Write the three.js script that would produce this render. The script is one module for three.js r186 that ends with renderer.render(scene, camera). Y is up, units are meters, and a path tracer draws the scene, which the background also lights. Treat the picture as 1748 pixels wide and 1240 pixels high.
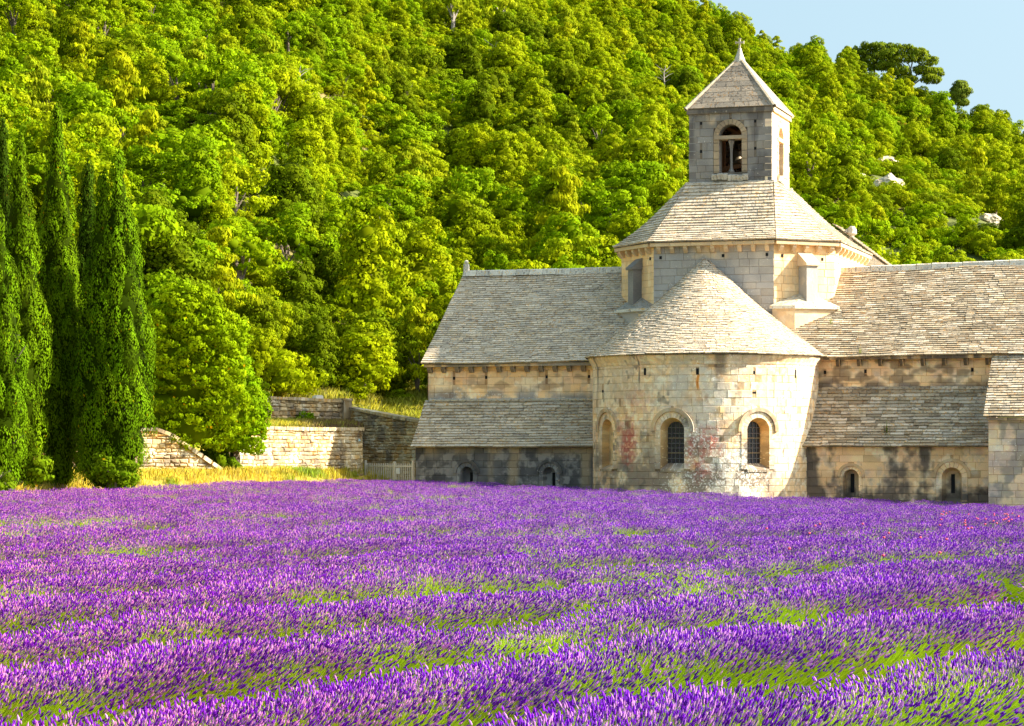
import * as THREE from 'three';
import { mergeGeometries } from 'three/addons/utils/BufferGeometryUtils.js';

// ---------------------------------------------------------------- camera, sky, sun, exposure
const scene = new THREE.Scene();
const EYE = 2.2, FPX = 4200, CX = 874, CY = 766;              // eye height; the photograph's focal length and principal point in its pixels
const camera = new THREE.PerspectiveCamera(2 * Math.atan(CY / FPX) * 180 / Math.PI, 1748 / (2 * CY), 0.5, 6000);
camera.setViewOffset(1748, 2 * CY, 0, 0, 1748, 1240);          // level camera with a shifted lens: uprights stay upright
camera.position.set(0, EYE, 0);
camera.lookAt(0, EYE, -100);
camera.updateProjectionMatrix();
const renderer = new THREE.WebGLRenderer({ antialias: true });
renderer.setSize(1748, 1240);
renderer.toneMapping = THREE.LinearToneMapping;
renderer.toneMappingExposure = 3.15;
renderer.shadowMap.enabled = true;
const SUN = new THREE.Vector3(0.856, 0.515, 0.045).normalize();
const sun = new THREE.DirectionalLight(new THREE.Color(1.0, 0.92, 0.78), 5.0);
sun.name = 'sun';
sun.position.copy(SUN).multiplyScalar(300).add(new THREE.Vector3(0, 0, -120));
sun.target.position.set(0, 0, -120);
sun.castShadow = true;
sun.shadow.mapSize.set(4096, 4096);
sun.shadow.radius = 1;
Object.assign(sun.shadow.camera, { left: -200, right: 200, top: 200, bottom: -200, near: 1, far: 800 });
scene.add(sun, sun.target);
{
  const W = 512, H = 256, data = new Float32Array(W * H * 4), mix = THREE.MathUtils.lerp;
  for (let j = 0; j < H; j++) for (let i = 0; i < W; i++) {
    const el = ((j + 0.5) / H - 0.5) * Math.PI, az = ((i + 0.5) / W - 0.5) * 2 * Math.PI;
    const clamp = THREE.MathUtils.clamp, x = Math.cos(az) * Math.cos(el), y = Math.sin(el), z = Math.sin(az) * Math.cos(el);
    const c = x * SUN.x + y * SUN.y + z * SUN.z, t = Math.pow(Math.max(0, y), 0.5);
    const hor = [0.215, 0.276, 0.292], zen = [0.098, 0.190, 0.282];
    const ga = Math.acos(clamp(c, -1, 1)), glow = 0.26 * (10 * (Math.exp(-3 * ga) - Math.exp(-1.5 * Math.PI)) + 0.3 * c * c);      // haze brightens the sky towards the sun
    const warm = [1.0, 0.97, 0.92];
    for (let k = 0; k < 3; k++) {
      let v = mix(hor[k], zen[k], Math.min(1, t * 0.95)) + Math.max(glow, -0.02) * warm[k];
      if (y < 0) v = [0.2, 0.17, 0.12][k];
      data[(j * W + i) * 4 + k] = v;
    }
    data[(j * W + i) * 4 + 3] = 1;
  }
  const sky = new THREE.DataTexture(data, W, H, THREE.RGBAFormat, THREE.FloatType);
  sky.mapping = THREE.EquirectangularReflectionMapping;
  sky.magFilter = sky.minFilter = THREE.LinearFilter;
  sky.needsUpdate = true;
  scene.background = sky;
  scene.environment = sky;
}

// ---------------------------------------------------------------- helpers
const V = (x, y, z) => new THREE.Vector3(x, y, z);
const { lerp, clamp, smoothstep } = THREE.MathUtils;
function rng(seed) { let s = seed >>> 0; return () => { s = (s + 0x6d2b79f5) | 0; let t = Math.imul(s ^ (s >>> 15), 1 | s); t = (t + Math.imul(t ^ (t >>> 7), 61 | t)) ^ t; return ((t ^ (t >>> 14)) >>> 0) / 4294967296; }; }
function hash2(x, y, s) { let h = (Math.imul(x | 0, 374761393) + Math.imul(y | 0, 668265263) + Math.imul(s | 0, 2147483647 ^ 0x5bd1e995)) | 0; h = Math.imul(h ^ (h >>> 13), 1274126177); h ^= h >>> 16; h = Math.imul(h, 0x85ebca6b); h ^= h >>> 13; return (h >>> 0) / 4294967296; }
function vnoise(x, y, s = 0) { const xi = Math.floor(x), yi = Math.floor(y), u = x - xi, v = y - yi, a = u * u * (3 - 2 * u), b = v * v * (3 - 2 * v); return lerp(lerp(hash2(xi, yi, s), hash2(xi + 1, yi, s), a), lerp(hash2(xi, yi + 1, s), hash2(xi + 1, yi + 1, s), a), b); }
function fbm(x, y, s = 0, o = 4) { let v = 0, a = 0.5, n = 0; for (let i = 0; i < o; i++) { v += a * vnoise(x, y, s + i * 17); n += a; a *= 0.5; x = x * 2.03 + 11.3; y = y * 2.03 + 5.7; } return v / n; }
const at = (px, py, d) => V((px - CX) / FPX * d, EYE + (CY - py) / FPX * d, -d);
const usedNames = new Map();
function numbered(n) { const k = usedNames.get(n) || 0; usedNames.set(n, k + 1); return k ? n + '_' + String(k).padStart(3, '0') : n; }
function tag(o, label, category, group, kind) { if (label) o.userData.label = label; if (category) o.userData.category = category; if (group) o.userData.group = group; if (kind) o.userData.kind = kind; return o; }
function thing(name, label, category, pos = [0, 0, 0], turn = 0, group) {
  const o = new THREE.Group(); o.name = numbered(name); o.position.set(...pos); o.rotation.y = turn; scene.add(o);
  return tag(o, label, category, group);
}
function part(parent, name, geo, mat, kind) {
  const m = new THREE.Mesh(geo, mat); m.name = parent === scene ? numbered(name) : name; m.castShadow = m.receiveShadow = true; parent.add(m);
  if (kind) m.userData.kind = kind;
  return m;
}
function sub(parent, name) { const g = new THREE.Group(); g.name = name; parent.add(g); return g; }
const lin = (r, g, b) => new THREE.Color().setRGB(r / 255, g / 255, b / 255, THREE.SRGBColorSpace);

// a little mesh builder: flat quads and triangles with uv and a colour
class MB {
  constructor() { this.p = []; this.n = []; this.t = []; this.c = []; }
  tri(a, b, c, ua = [0, 0], ub = [0, 0], uc = [0, 0], col = null) {
    const e = V().subVectors(b, a).cross(V().subVectors(c, a)).normalize();
    for (const [q, u] of [[a, ua], [b, ub], [c, uc]]) { this.p.push(q.x, q.y, q.z); this.n.push(e.x, e.y, e.z); this.t.push(u[0], u[1]); if (col) this.c.push(col.r, col.g, col.b); else this.c.push(1, 1, 1); }
  }
  quad(a, b, c, d, ua, ub, uc, ud, col) { this.tri(a, b, c, ua, ub, uc, col); this.tri(a, c, d, ua, uc, ud, col); }
  box(c, sx, sy, sz, rot = null, col = null, uvs = 1) {           // centre, sizes, optional Euler
    const h = [sx / 2, sy / 2, sz / 2], e = rot ? new THREE.Matrix4().makeRotationFromEuler(rot) : null;
    const P = (x, y, z) => { const v = V(x * h[0], y * h[1], z * h[2]); if (e) v.applyMatrix4(e); return v.add(c); };
    const F = [[[-1, -1, 1], [1, -1, 1], [1, 1, 1], [-1, 1, 1], sx, sy], [[1, -1, -1], [-1, -1, -1], [-1, 1, -1], [1, 1, -1], sx, sy], [[1, -1, 1], [1, -1, -1], [1, 1, -1], [1, 1, 1], sz, sy],
      [[-1, -1, -1], [-1, -1, 1], [-1, 1, 1], [-1, 1, -1], sz, sy], [[-1, 1, 1], [1, 1, 1], [1, 1, -1], [-1, 1, -1], sx, sz], [[-1, -1, -1], [1, -1, -1], [1, -1, 1], [-1, -1, 1], sx, sz]];
    for (const f of F) { const q = f.slice(0, 4).map((k) => P(...k)); const o = [c.x * 0.37 + c.z * 0.21, c.y * 0.3]; const U = (u, v) => [(u * f[4] + o[0]) * uvs, (v * f[5] + o[1]) * uvs]; this.quad(...q, U(0, 0), U(1, 0), U(1, 1), U(0, 1), col); }
  }
  get empty() { return !this.p.length; }
  geo(welded = false) {
    const g = new THREE.BufferGeometry();
    g.setAttribute('position', new THREE.Float32BufferAttribute(this.p, 3));
    g.setAttribute('normal', new THREE.Float32BufferAttribute(this.n, 3));
    g.setAttribute('uv', new THREE.Float32BufferAttribute(this.t, 2));
    g.setAttribute('color', new THREE.Float32BufferAttribute(this.c, 3));
    return g;
  }
}
// tapered tube along points, radii per point
function limb(mb, pts, rad, seg = 6, col = null) {
  let prev = null;
  pts.forEach((p, i) => {
    const d = V().subVectors(pts[Math.min(i + 1, pts.length - 1)], pts[Math.max(i - 1, 0)]).normalize();
    const a = V(0.31, 0.2, 0.93).cross(d).normalize(), b = V().crossVectors(d, a);
    const ring = []; for (let k = 0; k < seg; k++) { const t = k / seg * Math.PI * 2; ring.push(V().copy(p).addScaledVector(a, Math.cos(t) * rad[i]).addScaledVector(b, Math.sin(t) * rad[i])); }
    if (prev) for (let k = 0; k < seg; k++) { const k2 = (k + 1) % seg, u0 = k / seg, u1 = (k + 1) / seg; mb.quad(prev[k], prev[k2], ring[k2], ring[k], [u0, i - 1], [u1, i - 1], [u1, i], [u0, i], col); }
    prev = ring;
  });
}

// ---------------------------------------------------------------- textures
function tex(W, H, fn, srgb = true) {
  const d = new Uint8Array(W * H * 4);
  for (let j = 0; j < H; j++) for (let i = 0; i < W; i++) { const c = fn((i + 0.5) / W, (j + 0.5) / H); const o = (j * W + i) * 4; if (c.length) { d[o] = clamp(c[0], 0, 255); d[o + 1] = clamp(c[1], 0, 255); d[o + 2] = clamp(c[2], 0, 255); } else d[o] = d[o + 1] = d[o + 2] = clamp(c * 255, 0, 255); d[o + 3] = 255; }
  const t = new THREE.DataTexture(d, W, H, THREE.RGBAFormat); t.wrapS = t.wrapT = THREE.RepeatWrapping; t.magFilter = THREE.LinearFilter; t.minFilter = THREE.LinearMipmapLinearFilter; t.generateMipmaps = true;
  if (srgb) t.colorSpace = THREE.SRGBColorSpace; t.needsUpdate = true; return t;
}
const mix3 = (a, b, t) => { t = clamp(t, 0, 1); return [a[0] + (b[0] - a[0]) * t, a[1] + (b[1] - a[1]) * t, a[2] + (b[2] - a[2]) * t]; };
const ss = (a, b, x) => { const t = clamp((x - a) / (b - a), 0, 1); return t * t * (3 - 2 * t); };
const grit = tex(256, 256, (u, v) => { const f = (s, k) => { const x = u * s, y = v * s; const w = ss(0.85, 1, u), q = ss(0.85, 1, v); return lerp(lerp(fbm(x, y, k, 3), fbm(x - s, y, k, 3), w), lerp(fbm(x, y - s, k, 3), fbm(x - s, y - s, k, 3), w), q); }; return 0.25 + 0.5 * f(9, 3) + 0.25 * f(40, 9); }, false);
// stone with lichen: used by roof tiles, uv in metres
const tileTex = tex(512, 512, (u, v) => {
  const x = u * 16, y = v * 16, n = fbm(x * 1.2, y * 1.2, 5, 4), m = fbm(x * 5, y * 5, 21, 3);
  let c = mix3([190, 184, 170], [220, 212, 194], n * 1.4 - 0.2);
  c = mix3(c, [238, 232, 216], ss(0.60, 0.72, m) * 0.35);
  c = mix3(c, [96, 90, 84], ss(0.60, 0.72, fbm(x * 3, y * 3, 51, 3)) * 0.45);
  c = mix3(c, [214, 160, 84], ss(0.70, 0.76, fbm(x * 4, y * 4, 77, 2)) * 0.6);
  const g = 0.9 + 0.2 * hash2(u * 512, v * 512, 4);
  return c.map((k) => k * g);
});
const soilTex = tex(512, 512, (u, v) => { const w = ss(0.85, 1, u), q = ss(0.85, 1, v); const f = (s, k, o) => lerp(lerp(fbm(u * s, v * s, k, o), fbm(u * s - s, v * s, k, o), w), lerp(fbm(u * s, v * s - s, k, o), fbm(u * s - s, v * s - s, k, o), w), q); const n = f(14, 2, 4), m = f(60, 8, 2); const k = 0.6 + 0.35 * n + 0.3 * m; return [235 * k, 230 * k, 215 * k]; });
function wallTex(w, h, W, H, fn) { return tex(W, H, (u, v) => { const c = fn(u * w, v * h, u, v); const g = 0.93 + 0.14 * hash2(u * W, v * H, 99); return [c[0] * g, c[1] * g, c[2] * g]; }); }
// common weathering, all in metres: warm limestone, then grey lichen bloom, black algae and white lichen specks
function limestone(x, y, s) { let c = mix3([232, 196, 146], [206, 166, 118], fbm(x * 0.9, y * 1.1, s, 4) * 1.6 - 0.35); c = mix3(c, [240, 222, 188], ss(0.55, 0.75, fbm(x * 2.3, y * 2.3, s + 40, 3)) * 0.6); c = mix3(c, [176, 158, 140], ss(0.5, 0.68, fbm(x * 3.7, y * 3.1, s + 44, 4)) * 0.45); c = mix3(c, [206, 160, 132], ss(0.5, 0.7, fbm(x * 1.3, y * 1.7, s + 48, 3)) * 0.3); return c; }
function specks(c, x, y, s, dens, col = [238, 232, 218]) { return mix3(c, col, ss(1 - dens, 1 - dens * 0.72, vnoise(x * 21, y * 21, s) * 0.5 + 0.25 * vnoise(x * 45, y * 45, s + 3) + 0.25 * fbm(x * 1.5, y * 1.5, s + 5, 2)) * 0.7); }
function wallMat(map, w, h, o = {}) { const b = grit.clone(); b.repeat.set(w / 0.9, h / 0.9); b.needsUpdate = true; return new THREE.MeshStandardMaterial({ map, bumpMap: b, bumpScale: 0.012, roughness: 0.92, vertexColors: true, ...o }); }

// ---------------------------------------------------------------- masonry and roofs
// A wall of single stones. pos(s, y, out) -> point; s along the wall in metres, y up, out proud of the face.
function openingSpan(o, ya, yb) {
  if (o.rect) return yb > o.y0 && ya < o.y1 ? [o.s - o.hw, o.s + o.hw] : null;
  if (yb <= o.y0 + 0.02 || ya >= o.ys + o.r) return null;
  const y = clamp(o.ys, ya, yb), k = Math.max(0, y <= o.ys ? 0 : y - o.ys), hw = Math.sqrt(Math.max(0, o.r * o.r - k * k));
  const k2 = Math.max(0, (ya + yb) / 2 - o.ys), hw2 = Math.sqrt(Math.max(0, o.r * o.r - k2 * k2));
  const m = Math.min(hw, hw2 + 0.05);
  return m > 0.03 ? [o.s - m, o.s + m] : null;
}
function stoneWall(parent, o) {
  const R = rng(o.seed), { s0, s1, y0, y1, pos, mat } = o, gap = o.gap ?? 0.010, ch = o.ch ?? 0.012, prd = o.proud ?? 0.008, thick = o.thick ?? 0.12, ops = o.openings ?? [];
  const uv = (s, y) => [(s - s0) / (s1 - s0), (y - y0) / (y1 - y0)];
  const stones = [];
  let y = y0;
  while (y < y1 - 0.04) {
    let hgt = lerp(o.course[0], o.course[1], R());
    if (y1 - y - hgt < o.course[0] * 0.6) hgt = y1 - y;
    const ya = y, yb = Math.min(y1, y + hgt);
    let cuts = [[s0, s1]];
    if (o.range) { const r = o.range((ya + yb) / 2); cuts = r ? [[Math.max(s0, r[0]), Math.min(s1, r[1])]] : []; }
    for (const op of ops) { const sp = openingSpan(op, ya, yb); if (sp) cuts = cuts.flatMap(([a, b]) => (sp[1] <= a || sp[0] >= b) ? [[a, b]] : [[a, sp[0]], [sp[1], b]]).filter(([a, b]) => b - a > 0.05); }
    for (const [a, b] of cuts) {
      let s = a; const first = lerp(0.4, 1, R());
      let k = 0;
      while (s < b - 1e-4) {
        let len = lerp(o.len[0], o.len[1], Math.pow(R(), o.lenPow ?? 1)) * (k++ === 0 ? first : 1);
        if (b - s - len < o.len[0] * 0.55) len = b - s;
        if (len > o.len[1] * 1.35) len /= 2;
        const e = Math.min(b, s + len);
        let ta = ya, tb = yb;
        if (o.top) { const tp = Math.min(o.top(s), o.top(e)); if (tp < yb) tb = tp; if (o.bottom) ta = Math.max(ta, o.bottom((s + e) / 2)); }
        if (tb - ta > 0.05) stones.push({ s0: s, s1: e, y0: ta, y1: tb });
        s = e;
      }
    }
    y = yb;
  }
  const build = (st, mb) => {
    const j = o.rubble ?? 0, jr = () => (R() - 0.5) * j, g = gap / 2, pr = (R() - 0.35) * 2 * prd;
    const a = st.s0 + g, b = st.s1 - g, c = st.y0 + g, d = st.y1 - g, col = o.tint ? o.tint(R, (a + b) / 2, (c + d) / 2) : null;
    const q = [[a + jr(), c + jr()], [b + jr(), c + jr()], [b + jr(), d + jr()], [a + jr(), d + jr()]], m = [(a + b) / 2, (c + d) / 2];
    const ci = Math.min(ch, (b - a) * 0.3, (d - c) * 0.3), inn = q.map(([s, y]) => [s + Math.sign(m[0] - s) * ci, y + Math.sign(m[1] - y) * ci]);
    const B = q.map(([s, y]) => pos(s, y, -thick)), M = q.map(([s, y]) => pos(s, y, pr - ci)), F = inn.map(([s, y]) => pos(s, y, pr + (j ? jr() * 0.5 : 0)));
    const U = q.map(([s, y]) => uv(s, y)), UI = inn.map(([s, y]) => uv(s, y));
    mb.quad(F[0], F[1], F[2], F[3], UI[0], UI[1], UI[2], UI[3], col);
    for (let i = 0; i < 4; i++) { const k = (i + 1) % 4; mb.quad(M[i], M[k], F[k], F[i], U[i], U[k], UI[k], UI[i], col); mb.quad(B[i], B[k], M[k], M[i], U[i], U[k], U[k], U[i], col); }
  };
  stones.forEach((st, i) => { st.i = i; st.a = (st.s1 - st.s0) * (st.y1 - st.y0) * (o.weight ? o.weight((st.s0 + st.s1) / 2, (st.y0 + st.y1) / 2) : 1); });
  const single = new Set([...stones].sort((a, b) => b.a - a.a || a.i - b.i).slice(0, o.single ?? 0).map((s) => s.i)), rest = new MB();
  for (const st of stones) { if (single.has(st.i)) { const mb = new MB(); build(st, mb); part(parent, 'stone', mb.geo(), mat); } else build(st, rest); }
  if (!rest.empty) part(parent, 'stone', rest.geo(), mat, 'stuff');
  // mortar bed behind the stones
  if (o.core !== false) {
    const mb = new MB(), cs = o.cell ?? 0.14, n = Math.ceil((s1 - s0) / cs), m = Math.ceil((y1 - y0) / cs), mo = o.mortar ?? new THREE.Color(0.78, 0.70, 0.60);
    for (let i = 0; i < n; i++) for (let k = 0; k < m; k++) {
      const a = lerp(s0, s1, i / n), b = lerp(s0, s1, (i + 1) / n), c = lerp(y0, y1, k / m), d = lerp(y0, y1, (k + 1) / m), x = (a + b) / 2, yy = (c + d) / 2;
      if (o.top && yy > o.top(x) - 0.03) continue;
      if (o.bottom && yy < o.bottom(x)) continue;
      if (o.range) { const r = o.range(yy); if (!r || x < r[0] || x > r[1]) continue; }
      if (ops.some((p) => !p.shallow && (p.rect ? Math.abs(x - p.s) < p.hw && yy > p.y0 && yy < p.y1 : Math.abs(x - p.s) < p.r && yy > p.y0 && (yy < p.ys || Math.hypot(x - p.s, yy - p.ys) < p.r)))) continue;
      const r = -0.016 - (o.rubble ? 0.03 : 0);
      mb.quad(pos(a, c, r), pos(b, c, r), pos(b, d, r), pos(a, d, r), uv(a, c), uv(b, c), uv(b, d), uv(a, d), mo);
    }
    part(parent, 'mortar', mb.geo(), mat);
  }
  return stones.length;
}
// A roof of thin overlapping stone slabs. pos(s, t) -> point on the bed, t = metres up the slope; range(t) -> [s0, s1]; wide(t): metres per unit of s.
const ROOFTONE = new THREE.Color(1.20, 1.09, .99);
function tileRoof(parent, o) {
  const R = rng(o.seed), exp = o.exposure ?? 0.155, th = o.thick ?? 0.05, T = o.length, mat = o.mat, tiles = [];
  const rows = Math.round(T / exp), e = T / rows;
  const nrm = (s, t) => { const h = 0.05, a = V().subVectors(o.pos(s + h, t), o.pos(s - h, t)), b = V().subVectors(o.pos(s, t + h), o.pos(s, t - h)); return a.cross(b).normalize(); };
  for (let r = 0; r < rows; r++) {
    const t0 = r * e, [a, b] = o.range(t0 + e / 2), w = o.wide ? o.wide(t0) : 1;
    let s = a - R() * 0.25 / w;
    while (s < b) {
      const len = lerp(o.tile?.[0] ?? 0.26, o.tile?.[1] ?? 0.58, R()) / w, s2 = Math.min(b, s + len), s1 = Math.max(a, s);
      if (s2 - s1 > 0.04 / w) tiles.push({ s0: s1, s1: s2, t: t0, w, i: tiles.length });
      s += len;
    }
  }
  const build = (k, mb) => {
    const jt = o.jitter ?? .4, drop = (R() - 0.5) * 0.035 * jt, lift = th * lerp(1 - .3 * jt, 1 + .35 * jt, R()), g = 0.006 / k.w, s0 = k.s0 + g, s1 = k.s1 - g, back = e * 1.5;
    const sk = (R() - 0.5) * 0.03 * jt, wav = o.wave ? o.wave((s0 + s1) / 2, k.t) : 0, n = nrm((s0 + s1) / 2, k.t + e / 2), tb = Math.min(T, k.t + back);
    const t0 = k.t - (k.t < 1e-6 ? 0.02 : 0) + drop;
    const P = (s, t, h) => o.pos(s, Math.min(t, T)).addScaledVector(n, h + wav);
    const up = [P(s0, t0 + sk, lift + 0.012), P(s1, t0 - sk, lift + 0.012), P(s1, tb, 0.018), P(s0, tb, 0.018)], lo = [P(s0, t0 + sk, 0.004), P(s1, t0 - sk, 0.004), P(s1, tb, 0), P(s0, tb, 0)];
    const col = o.tint(R, (s0 + s1) / 2, k.t).multiply(ROOFTONE), o1 = R() * 7, L = (s1 - s0) * k.w, q = 0.22;
    const U = [[o1, k.t * q], [o1 + L * q, k.t * q], [o1 + L * q, (k.t + back) * q], [o1, (k.t + back) * q]], W = [[o1, k.t * q - 0.02], [o1 + L * q, k.t * q - 0.02]];
    const edge = col.clone().multiplyScalar(0.85);
    mb.quad(up[0], up[1], up[2], up[3], U[0], U[1], U[2], U[3], col);
    mb.quad(lo[0], lo[1], up[1], up[0], W[0], W[1], U[1], U[0], edge);
    mb.quad(lo[1], lo[2], up[2], up[1], U[1], U[2], U[2], U[1], edge);
    mb.quad(lo[3], lo[0], up[0], up[3], U[3], U[0], U[0], U[3], edge);
  };
  tiles.forEach((t) => { t.a = (t.s1 - t.s0) * t.w * (o.weight ? o.weight(t.s0, t.t) : 1); });
  const single = new Set([...tiles].sort((a, b) => b.a - a.a || a.i - b.i).slice(0, o.single ?? 0).map((t) => t.i)), rest = new MB();
  for (const t of tiles) { if (single.has(t.i)) { const mb = new MB(); build(t, mb); part(parent, 'tile', mb.geo(), mat); } else build(t, rest); }
  if (!rest.empty) part(parent, 'tile', rest.geo(), mat, 'stuff');
  const bed = new MB(), n = 16, m = o.bedRows ?? 8, dark = new THREE.Color(0.4, 0.38, 0.36);
  for (let j = 0; j < m; j++) for (let i = 0; i < n; i++) {
    const ta = T * j / m, tb = T * (j + 1) / m, ra = o.range(ta), rb = o.range(tb), f = (r, k) => lerp(r[0], r[1], k / n), N = nrm(f(ra, i), (ta + tb) / 2).multiplyScalar(-0.03);
    bed.quad(o.pos(f(ra, i), ta).add(N), o.pos(f(ra, i + 1), ta).add(N), o.pos(f(rb, i + 1), tb).add(N), o.pos(f(rb, i), tb).add(N), [0, 0], [1, 0], [1, 1], [0, 1], dark);
  }
  part(parent, 'roof_bed', bed.geo(), mat);
  return tiles.length;
}
// An arched window in its own frame: x across, y up from the springing line, z out of the wall.
function archWindow(parent, m, o) {
  const g = sub(parent, 'window'); g.position.copy(m.p); g.rotation.y = m.turn; const zc = (x) => (o.curve ? Math.sqrt(o.curve * o.curve - x * x) - o.curve : 0), N = 18, R = rng(o.seed ?? 5), mat = o.mat;
  const uvw = o.uvw ?? ((x, y) => [x * 0.3, y * 0.3]);
  const outline = (r, sill) => { const p = [[-r, sill]]; for (let i = 0; i <= N; i++) { const t = Math.PI * (1 - i / N); p.push([Math.cos(t) * r, Math.sin(t) * r]); } p.push([r, sill]); return p; };
  const A = outline(o.r, o.sill), B = outline(o.rg, o.sill + (o.rise ?? 0.2)), mb = new MB(), tone = (k) => new THREE.Color(k, k, k * 0.98);
  for (let i = 0; i < A.length - 1; i++) { const a = A[i], b = A[i + 1], c = B[i + 1], d = B[i]; mb.quad(V(a[0], a[1], zc(a[0])), V(d[0], d[1], -o.depth), V(c[0], c[1], -o.depth), V(b[0], b[1], zc(b[0])), uvw(a[0], a[1]), uvw(d[0], d[1]), uvw(c[0], c[1]), uvw(b[0], b[1]), o.warm ? new THREE.Color(1.22, 1.02, .66) : tone(o.pale ?? 1.0)); }
  part(g, 'reveal', mb.geo(), mat);
  const sl = new MB();
  sl.quad(V(-o.r, o.sill, zc(o.r) + 0.05), V(o.r, o.sill, zc(o.r) + 0.05), V(o.rg, o.sill + (o.rise ?? 0.2), -o.depth), V(-o.rg, o.sill + (o.rise ?? 0.2), -o.depth), uvw(-o.r, o.sill), uvw(o.r, o.sill), uvw(o.rg, o.sill + 0.1), uvw(-o.rg, o.sill + 0.1), tone(1.1));
  sl.quad(V(-o.r, o.sill - 0.10, zc(o.r) + 0.05), V(o.r, o.sill - 0.10, zc(o.r) + 0.05), V(o.r, o.sill, zc(o.r) + 0.05), V(-o.r, o.sill, zc(o.r) + 0.05), uvw(-o.r, o.sill - 0.1), uvw(o.r, o.sill - 0.1), uvw(o.r, o.sill), uvw(-o.r, o.sill), tone(1.0));
  if (!o.open) part(g, 'sill', sl.geo(), mat);
  if (!o.open) {
    const sh = new THREE.Shape(B.map(([x, y]) => new THREE.Vector2(x, y))), pg = new THREE.ShapeGeometry(sh); pg.translate(0, 0, -o.depth + 0.004);
    if (o.blind) { const p = pg.attributes.position, u = []; for (let i = 0; i < p.count; i++) u.push(...uvw(p.getX(i), p.getY(i))); pg.setAttribute('uv', new THREE.Float32BufferAttribute(u, 2)); pg.setAttribute('color', new THREE.Float32BufferAttribute(Array.from({ length: p.count * 3 }, (_, k) => (o.warm ? [1.05, .92, .68][k % 3] : 0.85 * (o.pale ?? 1))), 3)); part(g, 'panel', pg, mat); }
    else part(g, 'pane', pg, glassMat);
    if (o.slit) { const b = new MB(); b.box(V(o.slit[0], o.slit[1], -o.depth + 0.02), o.slit[2], o.slit[3], 0.04); part(g, 'slit', b.geo(), darkMat); }
    for (const x of o.barsX ?? []) { const b = new MB(); b.box(V(x, (o.sill + 0.2 + Math.sqrt(Math.max(0, o.rg * o.rg - x * x))) / 2, -o.depth + 0.03), 0.018, Math.sqrt(Math.max(0, o.rg * o.rg - x * x)) - o.sill - 0.2, 0.018); part(g, 'bar', b.geo(), ironMat); }
    for (const [y, t, mm] of o.barsY ?? []) { const w = y <= 0 ? o.rg : Math.sqrt(Math.max(0, o.rg * o.rg - y * y)); const b = new MB(); b.box(V(0, y, -o.depth + 0.045), w * 2, t, 0.02); part(g, 'bar', b.geo(), mm ? bronzeMat : ironMat); }
  }
  // voussoirs and jambs: shallow blocks with a chamfer, a little proud of the wall
  const block = (name, pts) => {                                    // pts: outline anticlockwise in x, y
    const b = new MB(), col = o.tint ? o.tint(R) : null, pr = 0.012 + R() * 0.012, c = pts.reduce((s, p) => [s[0] + p[0] / pts.length, s[1] + p[1] / pts.length], [0, 0]), sh = (p, k) => [c[0] + (p[0] - c[0]) * k, c[1] + (p[1] - c[1]) * k];
    const f = pts.map((p) => { const q = sh(p, 0.95); return V(q[0], q[1], zc(q[0]) + pr); }), s = pts.map((p) => { const q = sh(p, 0.985); return V(q[0], q[1], zc(q[0]) + pr - 0.014); }), k = pts.map((p) => V(p[0], p[1], zc(p[0]) - 0.14)), u = pts.map((p) => uvw(p[0], p[1]));
    for (let i = 1; i < pts.length - 1; i++) b.tri(f[0], f[i], f[i + 1], u[0], u[i], u[i + 1], col);
    for (let i = 0; i < pts.length; i++) { const j = (i + 1) % pts.length; b.quad(s[i], s[j], f[j], f[i], u[i], u[j], u[j], u[i], col); b.quad(k[i], k[j], s[j], s[i], u[i], u[j], u[j], u[i], col); }
    part(g, name, b.geo(), mat);
  };
  const nv = o.nv ?? 11;
  for (let i = 0; i < nv; i++) { const a = Math.PI * i / nv, b = Math.PI * (i + 1) / nv, p = [], e = 0.006; for (const t of [a + e, (a + b) / 2, b - e]) p.push([Math.cos(t) * o.ring, Math.sin(t) * o.ring]); for (const t of [b - e, (a + b) / 2, a + e]) p.push([Math.cos(t) * o.r, Math.sin(t) * o.r]); block('voussoir', p); }
  let y = 0, k = 0;
  while (y > o.sill + 0.02) { const y2 = Math.max(o.sill, y - lerp(0.26, 0.36, R())); for (const s of [-1, 1]) { const w = o.r + (o.ring - o.r) * ((k + (s > 0)) % 2 ? 1.0 : 1.0), p = [[s * o.r, y2 + 0.005], [s * w, y2 + 0.005], [s * w, y - 0.005], [s * o.r, y - 0.005]]; block('jamb_stone', s > 0 ? p : p.reverse()); } y = y2; k++; }
  if (o.hood) {
    const [r0, r1, pr] = o.hood, b = new MB(), n = 22, col = new THREE.Color(0.92, 0.9, 0.88), ext = o.hoodDrop ?? 0;
    const P = (t, r, z) => { const x = Math.cos(t) * r, y2 = Math.sin(t) * r; return V(x, y2, zc(x) + z); }, a0 = -ext / r1, a1 = Math.PI + ext / r1;
    for (let i = 0; i < n; i++) { const a = lerp(a0, a1, i / n), c = lerp(a0, a1, (i + 1) / n), U = (t, r) => uvw(Math.cos(t) * r, Math.sin(t) * r);
      b.quad(P(a, r0, pr * 0.8), P(a, r1, pr), P(c, r1, pr), P(c, r0, pr * 0.8), U(a, r0), U(a, r1), U(c, r1), U(c, r0), col);
      b.quad(P(a, r1, pr), P(a, r1, -0.1), P(c, r1, -0.1), P(c, r1, pr), U(a, r1), U(a, r1 + .1), U(c, r1 + .1), U(c, r1), col);
      b.quad(P(a, r0, -0.1), P(a, r0, pr * 0.8), P(c, r0, pr * 0.8), P(c, r0, -0.1), U(a, r0 - .1), U(a, r0), U(c, r0), U(c, r0 - .1), col); }
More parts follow.
